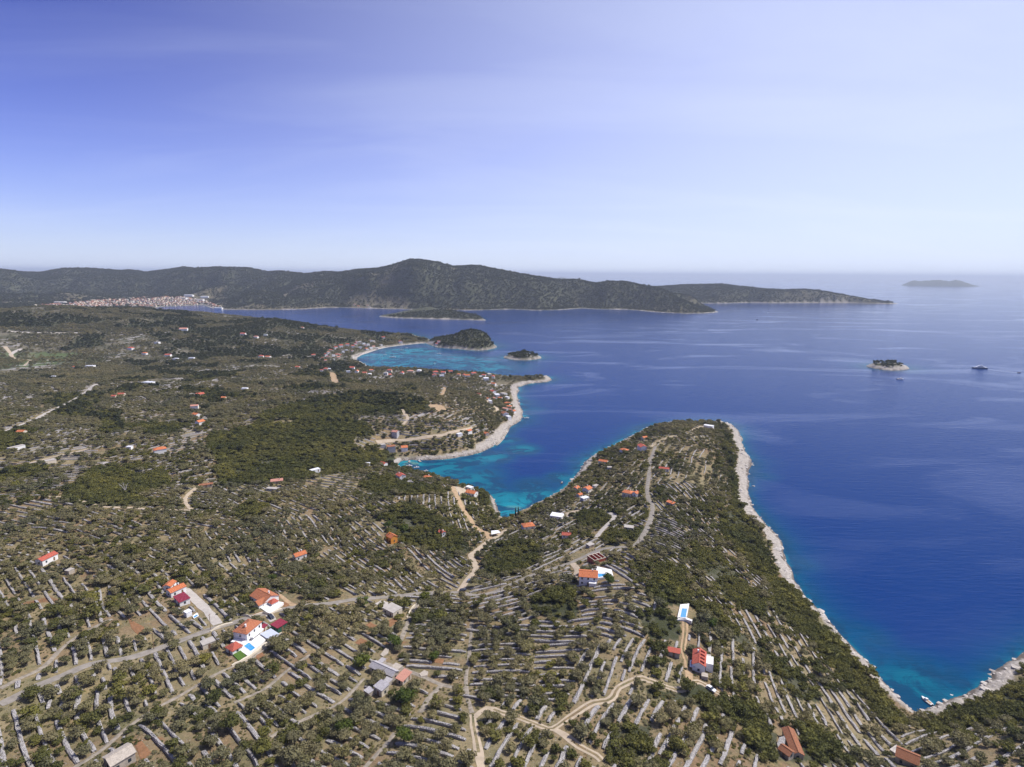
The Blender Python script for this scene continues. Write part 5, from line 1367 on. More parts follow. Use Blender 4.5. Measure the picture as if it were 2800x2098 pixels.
# ------------------------------------------------------------------ plots: direction of the terrace walls, where they lie
PARC = [  # u, v, du, dv, spacing, tree density, place
    (50, 1650, 70, 110, 8, .75, 'at the left edge beyond the lane'), (210, 1690, 40, 110, 8, .7, 'above the left stone lane'), (350, 1660, 190, 240, 8, .55, 'left of the burgundy roof'),
    (360, 1535, 180, 110, 8, .85, 'right of the long red roofed house'), (270, 1440, 150, 45, 9, 1.0, 'above the long red roofed house'), (600, 1480, 140, 140, 8, .95, 'above the orange and burgundy roofs'),
    (700, 1500, 130, 130, 8, .9, 'left of the lone orange gable'), (860, 1440, 130, 150, 8, .9, 'above the lone orange gable'), (1010, 1540, 310, 190, 7, .45, 'below the orange painted house'),
    (1150, 1555, 240, 190, 7, .45, 'left of the crossroads'), (890, 1590, 150, 105, 7.5, .85, 'right of the terracotta house'), (620, 1600, 120, 120, 8, .6, 'behind the terracotta house'),
    (900, 1700, 200, 130, 8, .8, 'below the middle of the road'), (980, 1760, 200, 120, 8, .7, 'below the slab house'), (690, 1860, 180, 180, 7.5, .55, 'below the big pool'), (820, 1790, 180, 130, 8, .7, 'right of the big pool'),
    (870, 1930, 200, 140, 8, .7, 'below the thin orchard lane'), (1050, 1970, 180, 120, 8, .75, 'below the old hamlet'), (620, 2040, 110, 170, 8, .35, 'at the bottom left of centre'), (470, 1850, 70, 190, 7.5, .35, 'below the road bend'),
    (330, 1940, 45, 200, 7.5, .25, 'above the diagonal lane'), (150, 2040, 60, 150, 8, .3, 'in the bottom left corner'), (480, 2010, 150, 160, 8, .35, 'right of the cream roofed ruin'), (130, 1780, 60, 170, 8.5, .6, 'left of the road'),
    (1230, 1700, 200, 22, 7.5, .85, 'left of the straight stone lane'), (1390, 1660, 200, -55, 7.5, .55, 'below the road right of the crossroads'), (1500, 1745, 480, 60, 6.6, .35, 'on the terraces above the track bend'),
    (1610, 1655, 400, 5, 6.4, .3, 'below the orange roofed villa'), (1690, 1690, 200, 60, 7, .4, 'left of the small pool terrace'), (1190, 1800, 450, 62, 8, .7, 'right of the old hamlet'),
    (1370, 1800, 380, 14, 7.2, .95, 'right of the straight stone lane'), (1530, 1800, 280, 16, 7, .6, 'above the curving track'), (1650, 1835, 90, -270, 7.2, .4, 'inside the curve of the track'),
    (1180, 2030, 320, 105, 8, .65, 'left of the twin rut track'), (1430, 2050, 115, -250, 7.8, .5, 'right of the twin rut track'), (1720, 1960, 110, -270, 7.5, .3, 'below the curving track'), (1900, 2020, 130, -330, 7.2, .35, 'below the dark thicket'),
    (1760, 1800, 70, -230, 7.5, .6, 'left of the small red shed'), (1890, 1740, 40, -400, 7, .5, 'around the pool drive'), (1990, 1800, 12, -300, 7.5, .6, 'right of the white villa'), (2070, 1850, 20, 270, 7.5, .45, 'right of the parked car'),
    (2140, 1890, 100, 320, 7, .35, 'above the rusty barn'), (2000, 1500, 210, 170, 7, .25, 'on the right peninsula slope'), (1890, 1570, 220, 160, 7, .3, 'above the dark scrub band'), (2150, 1760, 120, 180, 7.5, .2, 'above the right shore scrub'),
    (1880, 1380, 200, 170, 7.5, .4, 'right of the peninsula road'), (1930, 1290, 70, -230, 8, .5, 'on the outer peninsula slope'), (1950, 1195, 60, 60, 7, .35, 'behind the peninsula tip house'), (1690, 1310, 60, -60, 9, .9, 'between the peninsula houses'),
    (1640, 1420, 170, -90, 8, .5, 'below the white concrete shell'), (1800, 1450, 150, 60, 6.5, .5, 'on the peninsula ridge'), (1500, 1500, 160, -90, 9, .5, 'above the valley road'), (1180, 1225, 270, 8, 6, .35, 'above the small bay shore'),
    (1260, 1380, 60, 130, 8, .35, 'beside the ochre track'), (960, 1410, 130, 90, 9, .8, 'left of the valley woods'), (1010, 1320, 200, 0, 9, .6, 'above the bay head houses'), (880, 1160, 200, -20, 8, .3, 'in the woodland clearing'),
    (100, 1300, 370, -40, 6.6, .25, 'on the bare left terraces'), (300, 1180, 140, -30, 9, .8, 'on the left plain'), (520, 1240, 600, -140, 8, .5, 'below the three orange roofs'), (500, 1420, 150, 5, 8.5, 1.0, 'below the beige lane'),
    (100, 1440, 200, 25, 9, .9, 'above the left house'), (2240, 2040, 80, 200, 7.5, .3, 'left of the bottom right house'), (2680, 2040, 170, -80, 8, .45, 'in the bottom right corner'), (1300, 1140, 150, -70, 10, .6, 'above the point houses'),
    (800, 1380, 160, 60, 9, .9, 'left of the bay head'), (2330, 1960, 120, 190, 7.5, .25, 'above the right cove'),
]
PW = []
for (u, v, du, dv_, sp, dn, pl) in PARC:
    p = ground(u, v)
    a = at_z(u, v, p.z); b = at_z(u + du * .25, v + dv_ * .25, p.z)
    th = math.atan2(b[1] - a[1], b[0] - a[0])
    PW.append((p.x, p.y, th))
PW = np.array(PW); PR = np.hypot(PW[:, 0], PW[:, 1])

G1 = dict(x0=-1000.0, y0=100.0, c=1.0, nx=2000, ny=1250)
G2 = dict(x0=-3600.0, y0=0.0, c=5.0, nx=1300, ny=960)
def build_kd():
    """distance fields around everything that must stay clear"""
    for G in (G1, G2):
        g = np.full((G['nx'], G['ny']), 99.0, np.float32); c = G['c']
        for x, y, r in EXC:
            R = r + 4.0
            i0 = max(0, int((x - R - G['x0']) / c)); i1 = min(G['nx'], int((x + R - G['x0']) / c) + 2)
            j0 = max(0, int((y - R - G['y0']) / c)); j1 = min(G['ny'], int((y + R - G['y0']) / c) + 2)
            if i0 >= i1 or j0 >= j1: continue
            gx = G['x0'] + (np.arange(i0, i1) + .5) * c; gy = G['y0'] + (np.arange(j0, j1) + .5) * c
            d = np.hypot(gx[:, None] - x, gy[None] - y) - r
            g[i0:i1, j0:j1] = np.minimum(g[i0:i1, j0:j1], d)
        G['g'] = g
build_kd()
def blockedv(x, y, margin=0.0):
    x = np.asarray(x, float); y = np.asarray(y, float); out = np.zeros(x.shape, bool); todo = np.ones(x.shape, bool)
    for G in (G1, G2):
        i = np.floor((x - G['x0']) / G['c']).astype(int); j = np.floor((y - G['y0']) / G['c']).astype(int)
        ok = todo & (i >= 0) & (i < G['nx']) & (j >= 0) & (j < G['ny'])
        out[ok] = G['g'][i[ok], j[ok]] < margin
        todo &= ~ok
    return out
def blocked(x, y, margin=0.0): return bool(blockedv(np.array([x]), np.array([y]), margin)[0])

def parcel_of(x, y):
    best = np.full(x.shape, 1e18); idx = np.zeros(x.shape, int)
    wx = x + fbm(x, y, 35, 2, 201) * 7; wy = y + fbm(x, y, 35, 2, 202) * 7
    for i in range(len(PW)):
        d = ((wx - PW[i, 0]) ** 2 + (wy - PW[i, 1]) ** 2) / (PR[i] ** 1.0)
        m = d < best; best = np.where(m, d, best); idx = np.where(m, i, idx)
    return idx

def is_wood(x, y):
    return gsample(wood, x, y) > 0.5

walls = []      # (pts Nx2, parcel, width, height)
olives = []     # (x, y, size, parcel)
rw = random.Random(5)
for i, (u, v, du, dv_, sp, dn, pl) in enumerate(PARC):
    cx, cy, th = PW[i]; R = 0.30 * PR[i] + 55
    far = PR[i] > 560
    sp_ = sp * (.68 if not far else .95)
    ex, ey = math.cos(th), math.sin(th); nx, ny = -ey, ex
    step = 2.6
    ts = np.arange(-R, R, step)
    nk = int(R / sp_)
    for k in range(-nk, nk + 1):
        off = k * sp_ + rw.uniform(-.6, .6)
        bend = fbm(ts + i * 1000.0, np.full_like(ts, k * .22 * sp_), 80, 2, 300 + i) * 5.0 + fbm(ts, np.full_like(ts, off + i * 77.0), 14, 2, 340) * 0.5
        x = cx + ex * ts + nx * (off + bend); y = cy + ey * ts + ny * (off + bend)
        ok = (parcel_of(x, y) == i) & (gsample(SALL, x, y) > 16) & ~is_wood(x, y)
        uu, vv, dd = to_px(np.stack([x, y, hz(x, y)], 1))
        ok &= (uu > -120) & (uu < 2920) & (vv < 2230)
        ok &= ~blockedv(x, y, .4)
        run = []
        maxlen = rw.uniform(9, 38)
        for j in range(len(ts)):
            good = ok[j]
            if good and len(run) < maxlen: run.append((x[j], y[j]))
            else:
                if len(run) >= 3 and rw.random() < (.97 if not far else .88): walls.append((np.array(run), i, rw.uniform(1.0, 1.65) * (1 if not far else .72), rw.uniform(.75, 1.25)))
                run = []; maxlen = rw.uniform(9, 38)
        if len(run) >= 3: walls.append((np.array(run), i, rw.uniform(1.1, 1.7), rw.uniform(.75, 1.15)))
        # olive row on the strip above the wall
        t = -R + rw.uniform(0, 6)
        while t < R:
            t += rw.uniform(4.2, 6.6) * (1 if not far else 1.1)
            o2 = off + sp_ * .5 + rw.uniform(-.7, .7)
            o2 += float(np.interp(t, ts, bend))
            px_ = cx + ex * t + nx * o2; py_ = cy + ey * t + ny * o2
            olives.append((px_, py_, i))
olives = np.array(olives)
nn = len(olives)
dens = np.array([p[5] for p in PARC])
oi_ = olives[:, 2].astype(int)
clump = fbm(olives[:, 0], olives[:, 1], 34, 3, 401)
keep = (parcel_of(olives[:, 0], olives[:, 1]) == oi_) & (gsample(SALL, olives[:, 0], olives[:, 1]) > 14) & ~is_wood(olives[:, 0], olives[:, 1])
keep &= rng.random(nn) < np.clip(dens[oi_] * .80 * (1.0 + clump * 1.1) + .03, 0.04, 1)
uu, vv, dd = to_px(np.stack([olives[:, 0], olives[:, 1], hz(olives[:, 0], olives[:, 1])], 1))
keep &= (uu > -150) & (uu < 2950) & (vv < 2260) & (vv > 700)
olives = olives[keep]
olives = olives[~blockedv(olives[:, 0], olives[:, 1], 1.6)]

# ------------------------------------------------------------------ dry stone walls
def wall_geo(P, w, h, seed, coarse=False):
    r = np.random.default_rng(seed)
    if coarse: P = P[::2] if len(P) > 4 else P[[0, len(P) // 2, -1]]
    n = len(P)
    T = np.gradient(P, axis=0); T /= np.linalg.norm(T, axis=1)[:, None] + 1e-9
    N = np.stack([-T[:, 1], T[:, 0]], 1)
    prof = [(-.60, -.5), (-.47, .80), (-.20, 1.0), (.20, 1.0), (.47, .80), (.60, -.5)]
    taper = np.ones(n); taper[0] = taper[-1] = .55
    V = np.zeros((n, 6, 3))
    for k, (a, b) in enumerate(prof):
        lat = a * w * (1 + r.normal(0, .10, n)) * (.75 + .25 * taper)
        q = P + N * lat[:, None]
        V[:, k, :2] = q
        V[:, k, 2] = hz(q[:, 0], q[:, 1]) + (b * h * taper * (1 + r.normal(0, .12, n)) if b > 0 else -.5)
    F = []
    for j in range(n - 1):
        for k in range(5):
            F.append((j * 6 + k, j * 6 + k + 1, (j + 1) * 6 + k + 1, (j + 1) * 6 + k))
    F.append((0, 5, 4, 1)); F.append((1, 4, 3, 2)); b = (n - 1) * 6
    F.append((b, b + 1, b + 4, b + 5)); F.append((b + 1, b + 2, b + 3, b + 4))
    return V.reshape(-1, 3), F

order = []
for k, (P, i, w, h) in enumerate(walls):
    c = P.mean(0); u_, v_, d_ = to_px(np.array([[c[0], c[1], float(hz(c[0], c[1]))]]))
    infr = (0 < u_[0] < 2800) and (v_[0] < 2098)
    order.append((-(len(P) * w / d_[0] ** 1.6) if infr else 0, k))
order.sort()
near = set(k for s_, k in order[:290] if s_ < 0)
V_, F_ = [], []; off_ = 0
for k, (P, i, w, h) in enumerate(walls):
    if k in near:
        V, F = wall_geo(P, w, h, k)
        c = V.mean(0); c[2] = V[:, 2].min()
        o = meshobj('dry_stone_wall', V - c, F, M_STONE); o.location = c
        L_ = len(P) * 2.6
        sz = 'long' if L_ > 32 else ('short' if L_ < 15 else 'low')
        tag(o, f'{sz} grey dry stone terrace wall {PARC[i][6]}', 'stone wall', f'terrace walls {PARC[i][6]}')
    else:
        V, F = wall_geo(P, w, h, k, math.hypot(P[0, 0], P[0, 1]) > 420)
        V_.append(V); F_ += [tuple(a + off_ for a in f) for f in F]; off_ += len(V)
# thin pale terrace lines on the middle distance slopes
rw2 = np.random.default_rng(9)
r_ = 760 * np.exp(rw2.random(6500) * math.log(1900 / 760)); az = rw2.uniform(-.76, .40, 6500)
tx, ty = r_ * np.sin(az), r_ * np.cos(az)
tk = (gsample(SALL, tx, ty) > 30) & ~is_wood(tx, ty) & ~blockedv(tx, ty, 3) & (fbm(tx, ty, 110, 2, 500) > -.05)
tp = parcel_of(tx, ty)
for k in np.where(tk)[0]:
    th = PW[tp[k], 2] + rw2.uniform(-.12, .12); L_ = rw2.uniform(10, 40); t = np.linspace(-L_ / 2, L_ / 2, 4)
    P = np.stack([tx[k] + np.cos(th) * t, ty[k] + np.sin(th) * t], 1)
    V, F = wall_geo(P, 1.3 if r_[k] < 1000 else 1.9, .7, 9000 + int(k))
    V_.append(V); F_ += [tuple(a + off_ for a in f) for f in F]; off_ += len(V)
o = meshobj('terrace_walls', np.vstack(V_), F_, M_STONE)
tag(o, 'countless dry stone terrace walls ribbing the farther slopes', 'stone walls', kind='stuff')

# lane walls that bound the villas
def bound_wall(pts, label, w=.5, h=1.1, mat=None):
    W = np.array([tuple(ground(u, v))[:2] for u, v in pts])
    P = []
    for a, b in zip(W[:-1], W[1:]):
        n = max(2, int(np.linalg.norm(b - a) / 2.5)); P += [a + (b - a) * t / n for t in range(n)]
    P.append(W[-1])
    V, F = wall_geo(np.array(P), w, h, len(pts)); c = V.mean(0)
    o = meshobj('boundary_wall', V - c, F, mat or M_CREAM); o.location = c
    tag(o, label, 'wall')
bound_wall([(770, 1733), (728, 1764), (680, 1800), (655, 1814), (634, 1822)], 'long low pale wall below the big pool terrace', .7, 1.3)
bound_wall([(688, 1688), (718, 1678), (737, 1682), (770, 1666)], 'cream garden wall along the road below the terracotta house')
bound_wall([(660, 1684), (676, 1686), (688, 1690)], 'short cream wall at the road bend by the terracotta house')
bound_wall([(575, 1728), (600, 1716), (636, 1704)], 'pale roadside wall left of the terracotta villa')
bound_wall([(1112, 1690), (1122, 1672), (1135, 1655)], 'pale wall along the lane beside the slab house')
bound_wall([(683, 1636), (712, 1620), (742, 1612), (765, 1628)], 'cream wall behind the terracotta house')

# ------------------------------------------------------------------ vegetation meshes
def crown_mesh(name, seed, R, H, n, leaf, mat, lobes=7, base=0.25, flat=1.0, cone=False):
    r = np.random.default_rng(seed)
    V, F = [], []
    # inner body: lumpy low sphere so that no light leaks through the middle
    C, rad = [], []
    for k in range(lobes):
        a = 2 * PI * k / lobes + r.uniform(-.4, .4); d = R * r.uniform(.30, .55) if k else 0
        C.append((d * math.cos(a), d * math.sin(a), H * (base + (1 - base) * r.uniform(.30, .68)))); rad.append(R * r.uniform(.38, .58))
    C = np.array(C); rad = np.array(rad)
    if cone:
        C = np.array([(0, 0, H * t) for t in np.linspace(.12, .92, lobes)]); rad = np.array([R * (1 - .85 * t ** 1.6) for t in np.linspace(0.05, .95, lobes)])
    for c, q in zip(C, rad):
        nb = len(V); q2 = q * .78
        for zz, k in ((-.75, 5), (0.0, 6), (.75, 5)):
            for j in range(k):
                a = 2 * PI * j / k + zz; rr = math.sqrt(max(0, 1 - zz * zz)) * q2 * r.uniform(.85, 1.15)
                V.append((c[0] + rr * math.cos(a), c[1] + rr * math.sin(a), c[2] + zz * q2 * flat * (H * .30 / R if not cone else 1.2)))
        for j in range(5):
            F.append((nb + j, nb + (j + 1) % 5, nb + 5 + (j + 1) % 6, nb + 5 + j)); F.append((nb + 5 + j, nb + 5 + (j + 1) % 6, nb + 11 + (j + 1) % 5, nb + 11 + j))
        F.append((nb + 11, nb + 12, nb + 13)); F.append((nb + 11, nb + 13, nb + 14, nb + 15)); 
    for k in range(n):
        c = r.integers(len(C)); d = r.normal(size=3); d[2] = abs(d[2]) * .9 + d[2] * .25; d /= np.linalg.norm(d)
        s = r.uniform(.80, 1.22)
        p = C[c] + d * rad[c] * s * np.array([1, 1, flat * (H * .34 / R if not cone else 1.2)])
        if p[2] < .15 * H * base: p[2] = .2
        nrm = d * .8 + r.normal(size=3) * .55; nrm /= np.linalg.norm(nrm)
        t = np.cross(nrm, r.normal(size=3)); t /= np.linalg.norm(t); b = np.cross(nrm, t)
        l1, l2 = leaf * r.uniform(.6, 1.4), leaf * r.uniform(.35, .8)
        nb = len(V)
        V += [tuple(p - t * l1), tuple(p + b * l2), tuple(p + t * l1 * r.uniform(.7, 1.1)), tuple(p - b * l2 * r.uniform(.6, 1))]
        F.append((nb, nb + 1, nb + 2, nb + 3))
    me = bpy.data.meshes.new(name); me.from_pydata(V, [], F); me.materials.append(mat)
    return me

def trunk_mesh(name, h, r0_, seed, limbs=4, spread=.8):
    rr = random.Random(seed); m = MB()
    m.tube((0, 0, -.4), (.08, .05, h * .45), r0_ * 1.35, r0_, 7)
    for k in range(limbs):
        a = 2 * PI * k / limbs + rr.uniform(-.4, .4)
        m.tube((.06, .04, h * .4), (spread * math.cos(a), spread * math.sin(a), h * rr.uniform(.8, 1.0)), r0_ * .65, r0_ * .25, 5)
    me = bpy.data.meshes.new(name); me.from_pydata(m.v, [], m.f); me.materials.append(M_BARK)
    return me

OLC = [crown_mesh('olive_crown', 10 + k, 2.5, 3.6, 300, .34, M_OLIVE, 7 + k % 3, .22) for k in range(6)]
OLT = [trunk_mesh('olive_trunk', 1.9, .22, k, 4, .9) for k in range(3)]
MQC = [crown_mesh('maquis_crown', 40 + k, 1.9, 2.6, 190, .30, M_MAQ, 6 + k % 3, .05) for k in range(5)]
PNC = [crown_mesh('pine_crown', 70 + k, 3.6, 7.2, 230, .55, M_PINE, 8, .22, 1.15) for k in range(4)]
GRC = [crown_mesh('carob_crown', 90 + k, 3.3, 5.2, 460, .36, M_GREEN, 9, .15) for k in range(3)]
OAC = [crown_mesh('holm_oak_crown', 120 + k, 3.0, 4.6, 420, .36, M_MAQ, 9, .12) for k in range(3)]
CYC = [crown_mesh('cypress_crown', 150 + k, 1.1, 9.0, 260, .30, M_CYP, 9, .05, 1.0, True) for k in range(2)]
TRK = trunk_mesh('tree_trunk', 2.6, .28, 77, 5, 1.3)

def plant(name, mesh_c, mesh_t, x, y, s, label, cat, group=None, sz=None):
    z = float(hz(x, y))
    e = empty(name, (x, y, z), random.uniform(0, 2 * PI)); e.scale = (s, s, s * (sz or random.uniform(.85, 1.15)))
    t = link(bpy.data.objects.new('trunk', mesh_t), e); c = link(bpy.data.objects.new('crown', mesh_c), e)
    tag(e, label, cat, group)
    return c

# ------------------------------------------------------------------ single trees one can name
SINGLE = [(989, 1825, 1.35, 'carob_tree', GRC, 'large bright green carob tree left of the old hamlet'), (1109, 1926, 1.45, 'carob_tree', GRC, 'large bright green carob tree below the salmon roofed barn'),
          (1078, 1768, 1.25, 'carob_tree', GRC, 'bright green carob tree above the threshing floor'), (992, 1660, 1.2, 'carob_tree', GRC, 'bright green carob tree below the road left of the slab house'),
          (1942, 1718, 1.1, 'carob_tree', GRC, 'round bright green tree right of the pool drive'), (1664, 1597, 1.2, 'carob_tree', GRC, 'bright green tree below the pool of the orange roofed villa'),
          (1160, 1640, 1.1, 'carob_tree', GRC, 'bright green tree by the road left of the crossroads'), (940, 2010, 1.2, 'carob_tree', GRC, 'bright green tree in the orchard below the thin lane'),
          (1185, 1806, .9, 'carob_tree', GRC, 'small bright green tree on the terrace right of the hamlet'), (1105, 2030, 1.1, 'carob_tree', GRC, 'bright green tree near the bottom lane'), (745, 1590, 1.0, 'carob_tree', GRC, 'dark green tree behind the terracotta house'),
          (1113, 1940, .8, 'holm_oak', OAC, 'dark oak below the large carob'), (1470, 1935, 1.1, 'holm_oak', OAC, 'dark oak above the fork of the beige track'), (1480, 1900, .9, 'holm_oak', OAC, 'dark oak in the plot above the track fork'),
          (1880, 1890, 1.3, 'holm_oak', OAC, 'broad dark oak beside the villa turning place'), (560, 1815, 1.2, 'holm_oak', OAC, 'dark oak left of the lawn'), (200, 1915, 1.5, 'holm_oak', OAC, 'big round dark oak above the left lane'),
          (90, 1910, 1.3, 'holm_oak', OAC, 'dark oak beside the road at the left edge'), (590, 1920, 1.2, 'holm_oak', OAC, 'dark oak in the bare terraces'), (630, 2000, 1.4, 'holm_oak', OAC, 'broad dark oak near the bottom left'),
          (325, 1868, 1.1, 'holm_oak', OAC, 'dark oak in the terraces below the road'), (720, 2060, 1.3, 'holm_oak', OAC, 'dark oak near the bottom edge'), (150, 1720, 1.1, 'holm_oak', OAC, 'dark oak left of the stone lane end'),
          (225, 1640, 1.2, 'holm_oak', OAC, 'dark green oak among the upper left olive trees'), (1062, 1445, 1.2, 'carob_tree', GRC, 'bright green tree left of the orange painted house'), (1105, 1455, 1.3, 'carob_tree', GRC, 'bright green tree right of the orange painted house')]
for (u, v, s, nm, ms, lb) in SINGLE:
    p = ground(u, v); plant(nm, random.choice(ms), TRK, p.x, p.y, s, lb, 'tree'); EXC.append((p.x, p.y, 3.0 * s))
for k, (u, v, s, lb) in enumerate([(1185, 1470, 1.0, 'leftmost dark cypress before the red cottage'), (1196, 1474, 1.15, 'tall dark cypress before the red cottage'), (1206, 1470, .95, 'dark cypress right of the red cottage'), (1168, 1476, .8, 'small dark cypress left of the red cottage'),
                                   (1258, 1487, .7, 'thin cypress beside the valley rocks'), (1410, 1412, 1.0, 'left cypress of the pair at the bay beach'), (1417, 1414, 1.0, 'right cypress of the pair at the bay beach'), (1121, 1382, 1.1, 'tall cypress in the valley woods'),
                                   (1281, 1385, .9, 'cypress beside the ochre track'), (1310, 1372, 1.0, 'cypress below the headland house')]):
    p = ground(u, v); plant('cypress', CYC[k % 2], TRK, p.x, p.y, s, lb, 'cypress')
# bare dead tree in front of the oak grove
p = ground(343, 1352); e = empty('dead_tree', p, 0)
rr = random.Random(3); m = MB(); m.tube((0, 0, -.3), (.2, 0, 3), .35, .26)
for k in range(7):
    a = rr.uniform(0, 6.28); b = (.2 + 2.2 * math.cos(a), 2.2 * math.sin(a), rr.uniform(5, 8)); m.tube((.2, 0, 2.8), b, .18, .09, 5)
    for j in range(3): a2 = a + rr.uniform(-.8, .8); m.tube(b, (b[0] + 1.6 * math.cos(a2), b[1] + 1.6 * math.sin(a2), b[2] + rr.uniform(.8, 2.2)), .08, .03, 4)
m.build('branches', plain('dead_wood', (.42, .38, .36)), e); tag(e, 'bare grey dead tree before the dark oak grove', 'tree'); EXC.append((p.x, p.y, 4))

# ------------------------------------------------------------------ scattering
def gn_scatter(name, pts, scl, rot, var, sources, label, cat):
    """one object: instances of the given crowns on its points"""
    me = bpy.data.meshes.new(name); n = len(pts)
    me.vertices.add(n); me.vertices.foreach_set('co', np.ascontiguousarray(pts, np.float32).ravel())
    a = me.attributes.new('scl', 'FLOAT_VECTOR', 'POINT'); a.data.foreach_set('vector', np.ascontiguousarray(scl, np.float32).ravel())
    a = me.attributes.new('rot', 'FLOAT_VECTOR', 'POINT'); a.data.foreach_set('vector', np.ascontiguousarray(rot, np.float32).ravel())
    a = me.attributes.new('var', 'INT', 'POINT'); a.data.foreach_set('value', np.ascontiguousarray(var, np.int32))
    o = link(bpy.data.objects.new(name, me))
    ng = bpy.data.node_groups.new(name, 'GeometryNodeTree')
    ng.interface.new_socket('Geometry', in_out='INPUT', socket_type='NodeSocketGeometry')
    ng.interface.new_socket('Geometry', in_out='OUTPUT', socket_type='NodeSocketGeometry')
    N, Lk = ng.nodes, ng.links
    gi, go = N.new('NodeGroupInput'), N.new('NodeGroupOutput')
    jn = N.new('GeometryNodeJoinGeometry')
    def at(nm, dt):
        x = N.new('GeometryNodeInputNamedAttribute'); x.data_type = dt; x.inputs[0].default_value = nm
        return [q for q in x.outputs if q.enabled][0]
    sc_, ro_, va_ = at('scl', 'FLOAT_VECTOR'), at('rot', 'FLOAT_VECTOR'), at('var', 'INT')
    e2r = N.new('FunctionNodeEulerToRotation'); Lk.new(ro_, e2r.inputs[0])
    for k, src in enumerate(sources):
        cmp_ = N.new('FunctionNodeCompare'); cmp_.data_type = 'INT'; cmp_.operation = 'EQUAL'
        ins = [q for q in cmp_.inputs if q.enabled]
        Lk.new(va_, ins[0]); ins[1].default_value = k
        ob = N.new('GeometryNodeObjectInfo'); ob.transform_space = 'ORIGINAL'; ob.inputs['Object'].default_value = src
        if 'As Instance' in ob.inputs: ob.inputs['As Instance'].default_value = True
        iop = N.new('GeometryNodeInstanceOnPoints')
        Lk.new(gi.outputs[0], iop.inputs['Points']); Lk.new(cmp_.outputs[0], iop.inputs['Selection'])
        Lk.new(ob.outputs['Geometry'], iop.inputs['Instance']); Lk.new(e2r.outputs[0], iop.inputs['Rotation']); Lk.new(sc_, iop.inputs['Scale'])
        Lk.new(iop.outputs[0], jn.inputs[0])
    Lk.new(jn.outputs[0], go.inputs[0])
    md = o.modifiers.new('scatter', 'NODES'); md.node_group = ng
    tag(o, label, cat, kind='stuff')
    return o

def scatter(name, xy, base, spread, sources, label, cat, sink=0.0, zs=(.85, 1.2)):
    n = len(xy); z = hz(xy[:, 0], xy[:, 1]) - sink
    s = base * np.exp(rng.normal(0, spread, n))
    scl = np.stack([s * rng.uniform(.85, 1.15, n), s * rng.uniform(.85, 1.15, n), s * rng.uniform(*zs, n)], 1)
    rot = np.stack([rng.normal(0, .06, n), rng.normal(0, .06, n), rng.uniform(0, 2 * PI, n)], 1)
    return gn_scatter(name, np.column_stack([xy, z]), scl, rot, rng.integers(0, len(sources), n), sources, label, cat)

# olives: the largest in the picture one by one, the rest as groves
od = np.hypot(olives[:, 0], olives[:, 1]); uu, vv, dd = to_px(np.column_stack([olives[:, :2], hz(olives[:, 0], olives[:, 1])]))
infr = (uu > 0) & (uu < 2800) & (vv < 2098)
rank = np.argsort(np.where(infr, dd, 1e9))
nearO = set(rank[:285].tolist())
OSRC = []
for k in rank[:285]:
    x, y, i = olives[k]; i = int(i)
    s = float(np.exp(rng.normal(.07, .18))); vi = int(rng.integers(6))
    if len(OSRC) < 6: vi = len(OSRC)
    size = 'large' if s > 1.2 else ('small' if s < .94 else 'rounded')
    c = plant('olive_tree', OLC[vi], OLT[vi % 3], x, y, s, f'{size} grey-green olive tree {PARC[i][6]}', 'olive tree', f'olive trees {PARC[i][6]}')
    if len(OSRC) < 6: OSRC.append(c)
rest = olives[[k for k in range(len(olives)) if k not in nearO]]

build_kd()
def polar_pts(n, r0_, r1_, a0, a1, area=True):
    u = rng.random(n)
    r = np.sqrt(r0_ ** 2 + u * (r1_ ** 2 - r0_ ** 2)); a = rng.uniform(a0, a1, n)
    return np.column_stack([r * np.sin(a), r * np.cos(a)])

def visible(xy, marg=60):
    u_, v_, d_ = to_px(np.column_stack([xy, np.maximum(hz(xy[:, 0], xy[:, 1]), 0)]))
    return (u_ > -marg) & (u_ < 2800 + marg) & (v_ < 2098 + marg * 1.5)

# olives and scrub over the plain between the near orchards and the ridge
mid = polar_pts(170000, 560, 2450, -.80, .42)
ms = gsample(SALL, mid[:, 0], mid[:, 1]); rgm = gsample((REG == 0).astype(float), mid[:, 0], mid[:, 1]) > .5
midok = (ms > 14) & rgm & ~is_wood(mid[:, 0], mid[:, 1]) & visible(mid)
mr = np.hypot(mid[:, 0], mid[:, 1])
dn = np.clip(.72 + fbm(mid[:, 0], mid[:, 1], 90, 4, 601) * 1.2, .08, 1) * np.where(mr < 800, .28, 1)
midok &= rng.random(len(mid)) < dn
mid = mid[midok]
mid = mid[~blockedv(mid[:, 0], mid[:, 1], 2.0)]
grove = np.vstack([rest[:, :2], mid])
scatter('olive_grove', grove, 1.05, .22, OSRC, 'grey-green olive groves covering the terraces and the plain', 'olive grove')

# dark maquis and oak thickets
mq = polar_pts(330000, 150, 1250, -.80, .80)
mok = is_wood(mq[:, 0], mq[:, 1]) & (gsample(SALL, mq[:, 0], mq[:, 1]) > 6.5) & visible(mq) & (gsample(rock, mq[:, 0], mq[:, 1]) < .4)
mq = mq[mok]; mq = mq[rng.random(len(mq)) < np.clip(.78 + fbm(mq[:, 0], mq[:, 1], 18, 3, 611) * .8 + fbm(mq[:, 0], mq[:, 1], 70, 3, 612) * .7, .10, 1)]
mq = mq[~blockedv(mq[:, 0], mq[:, 1], 0.8)]
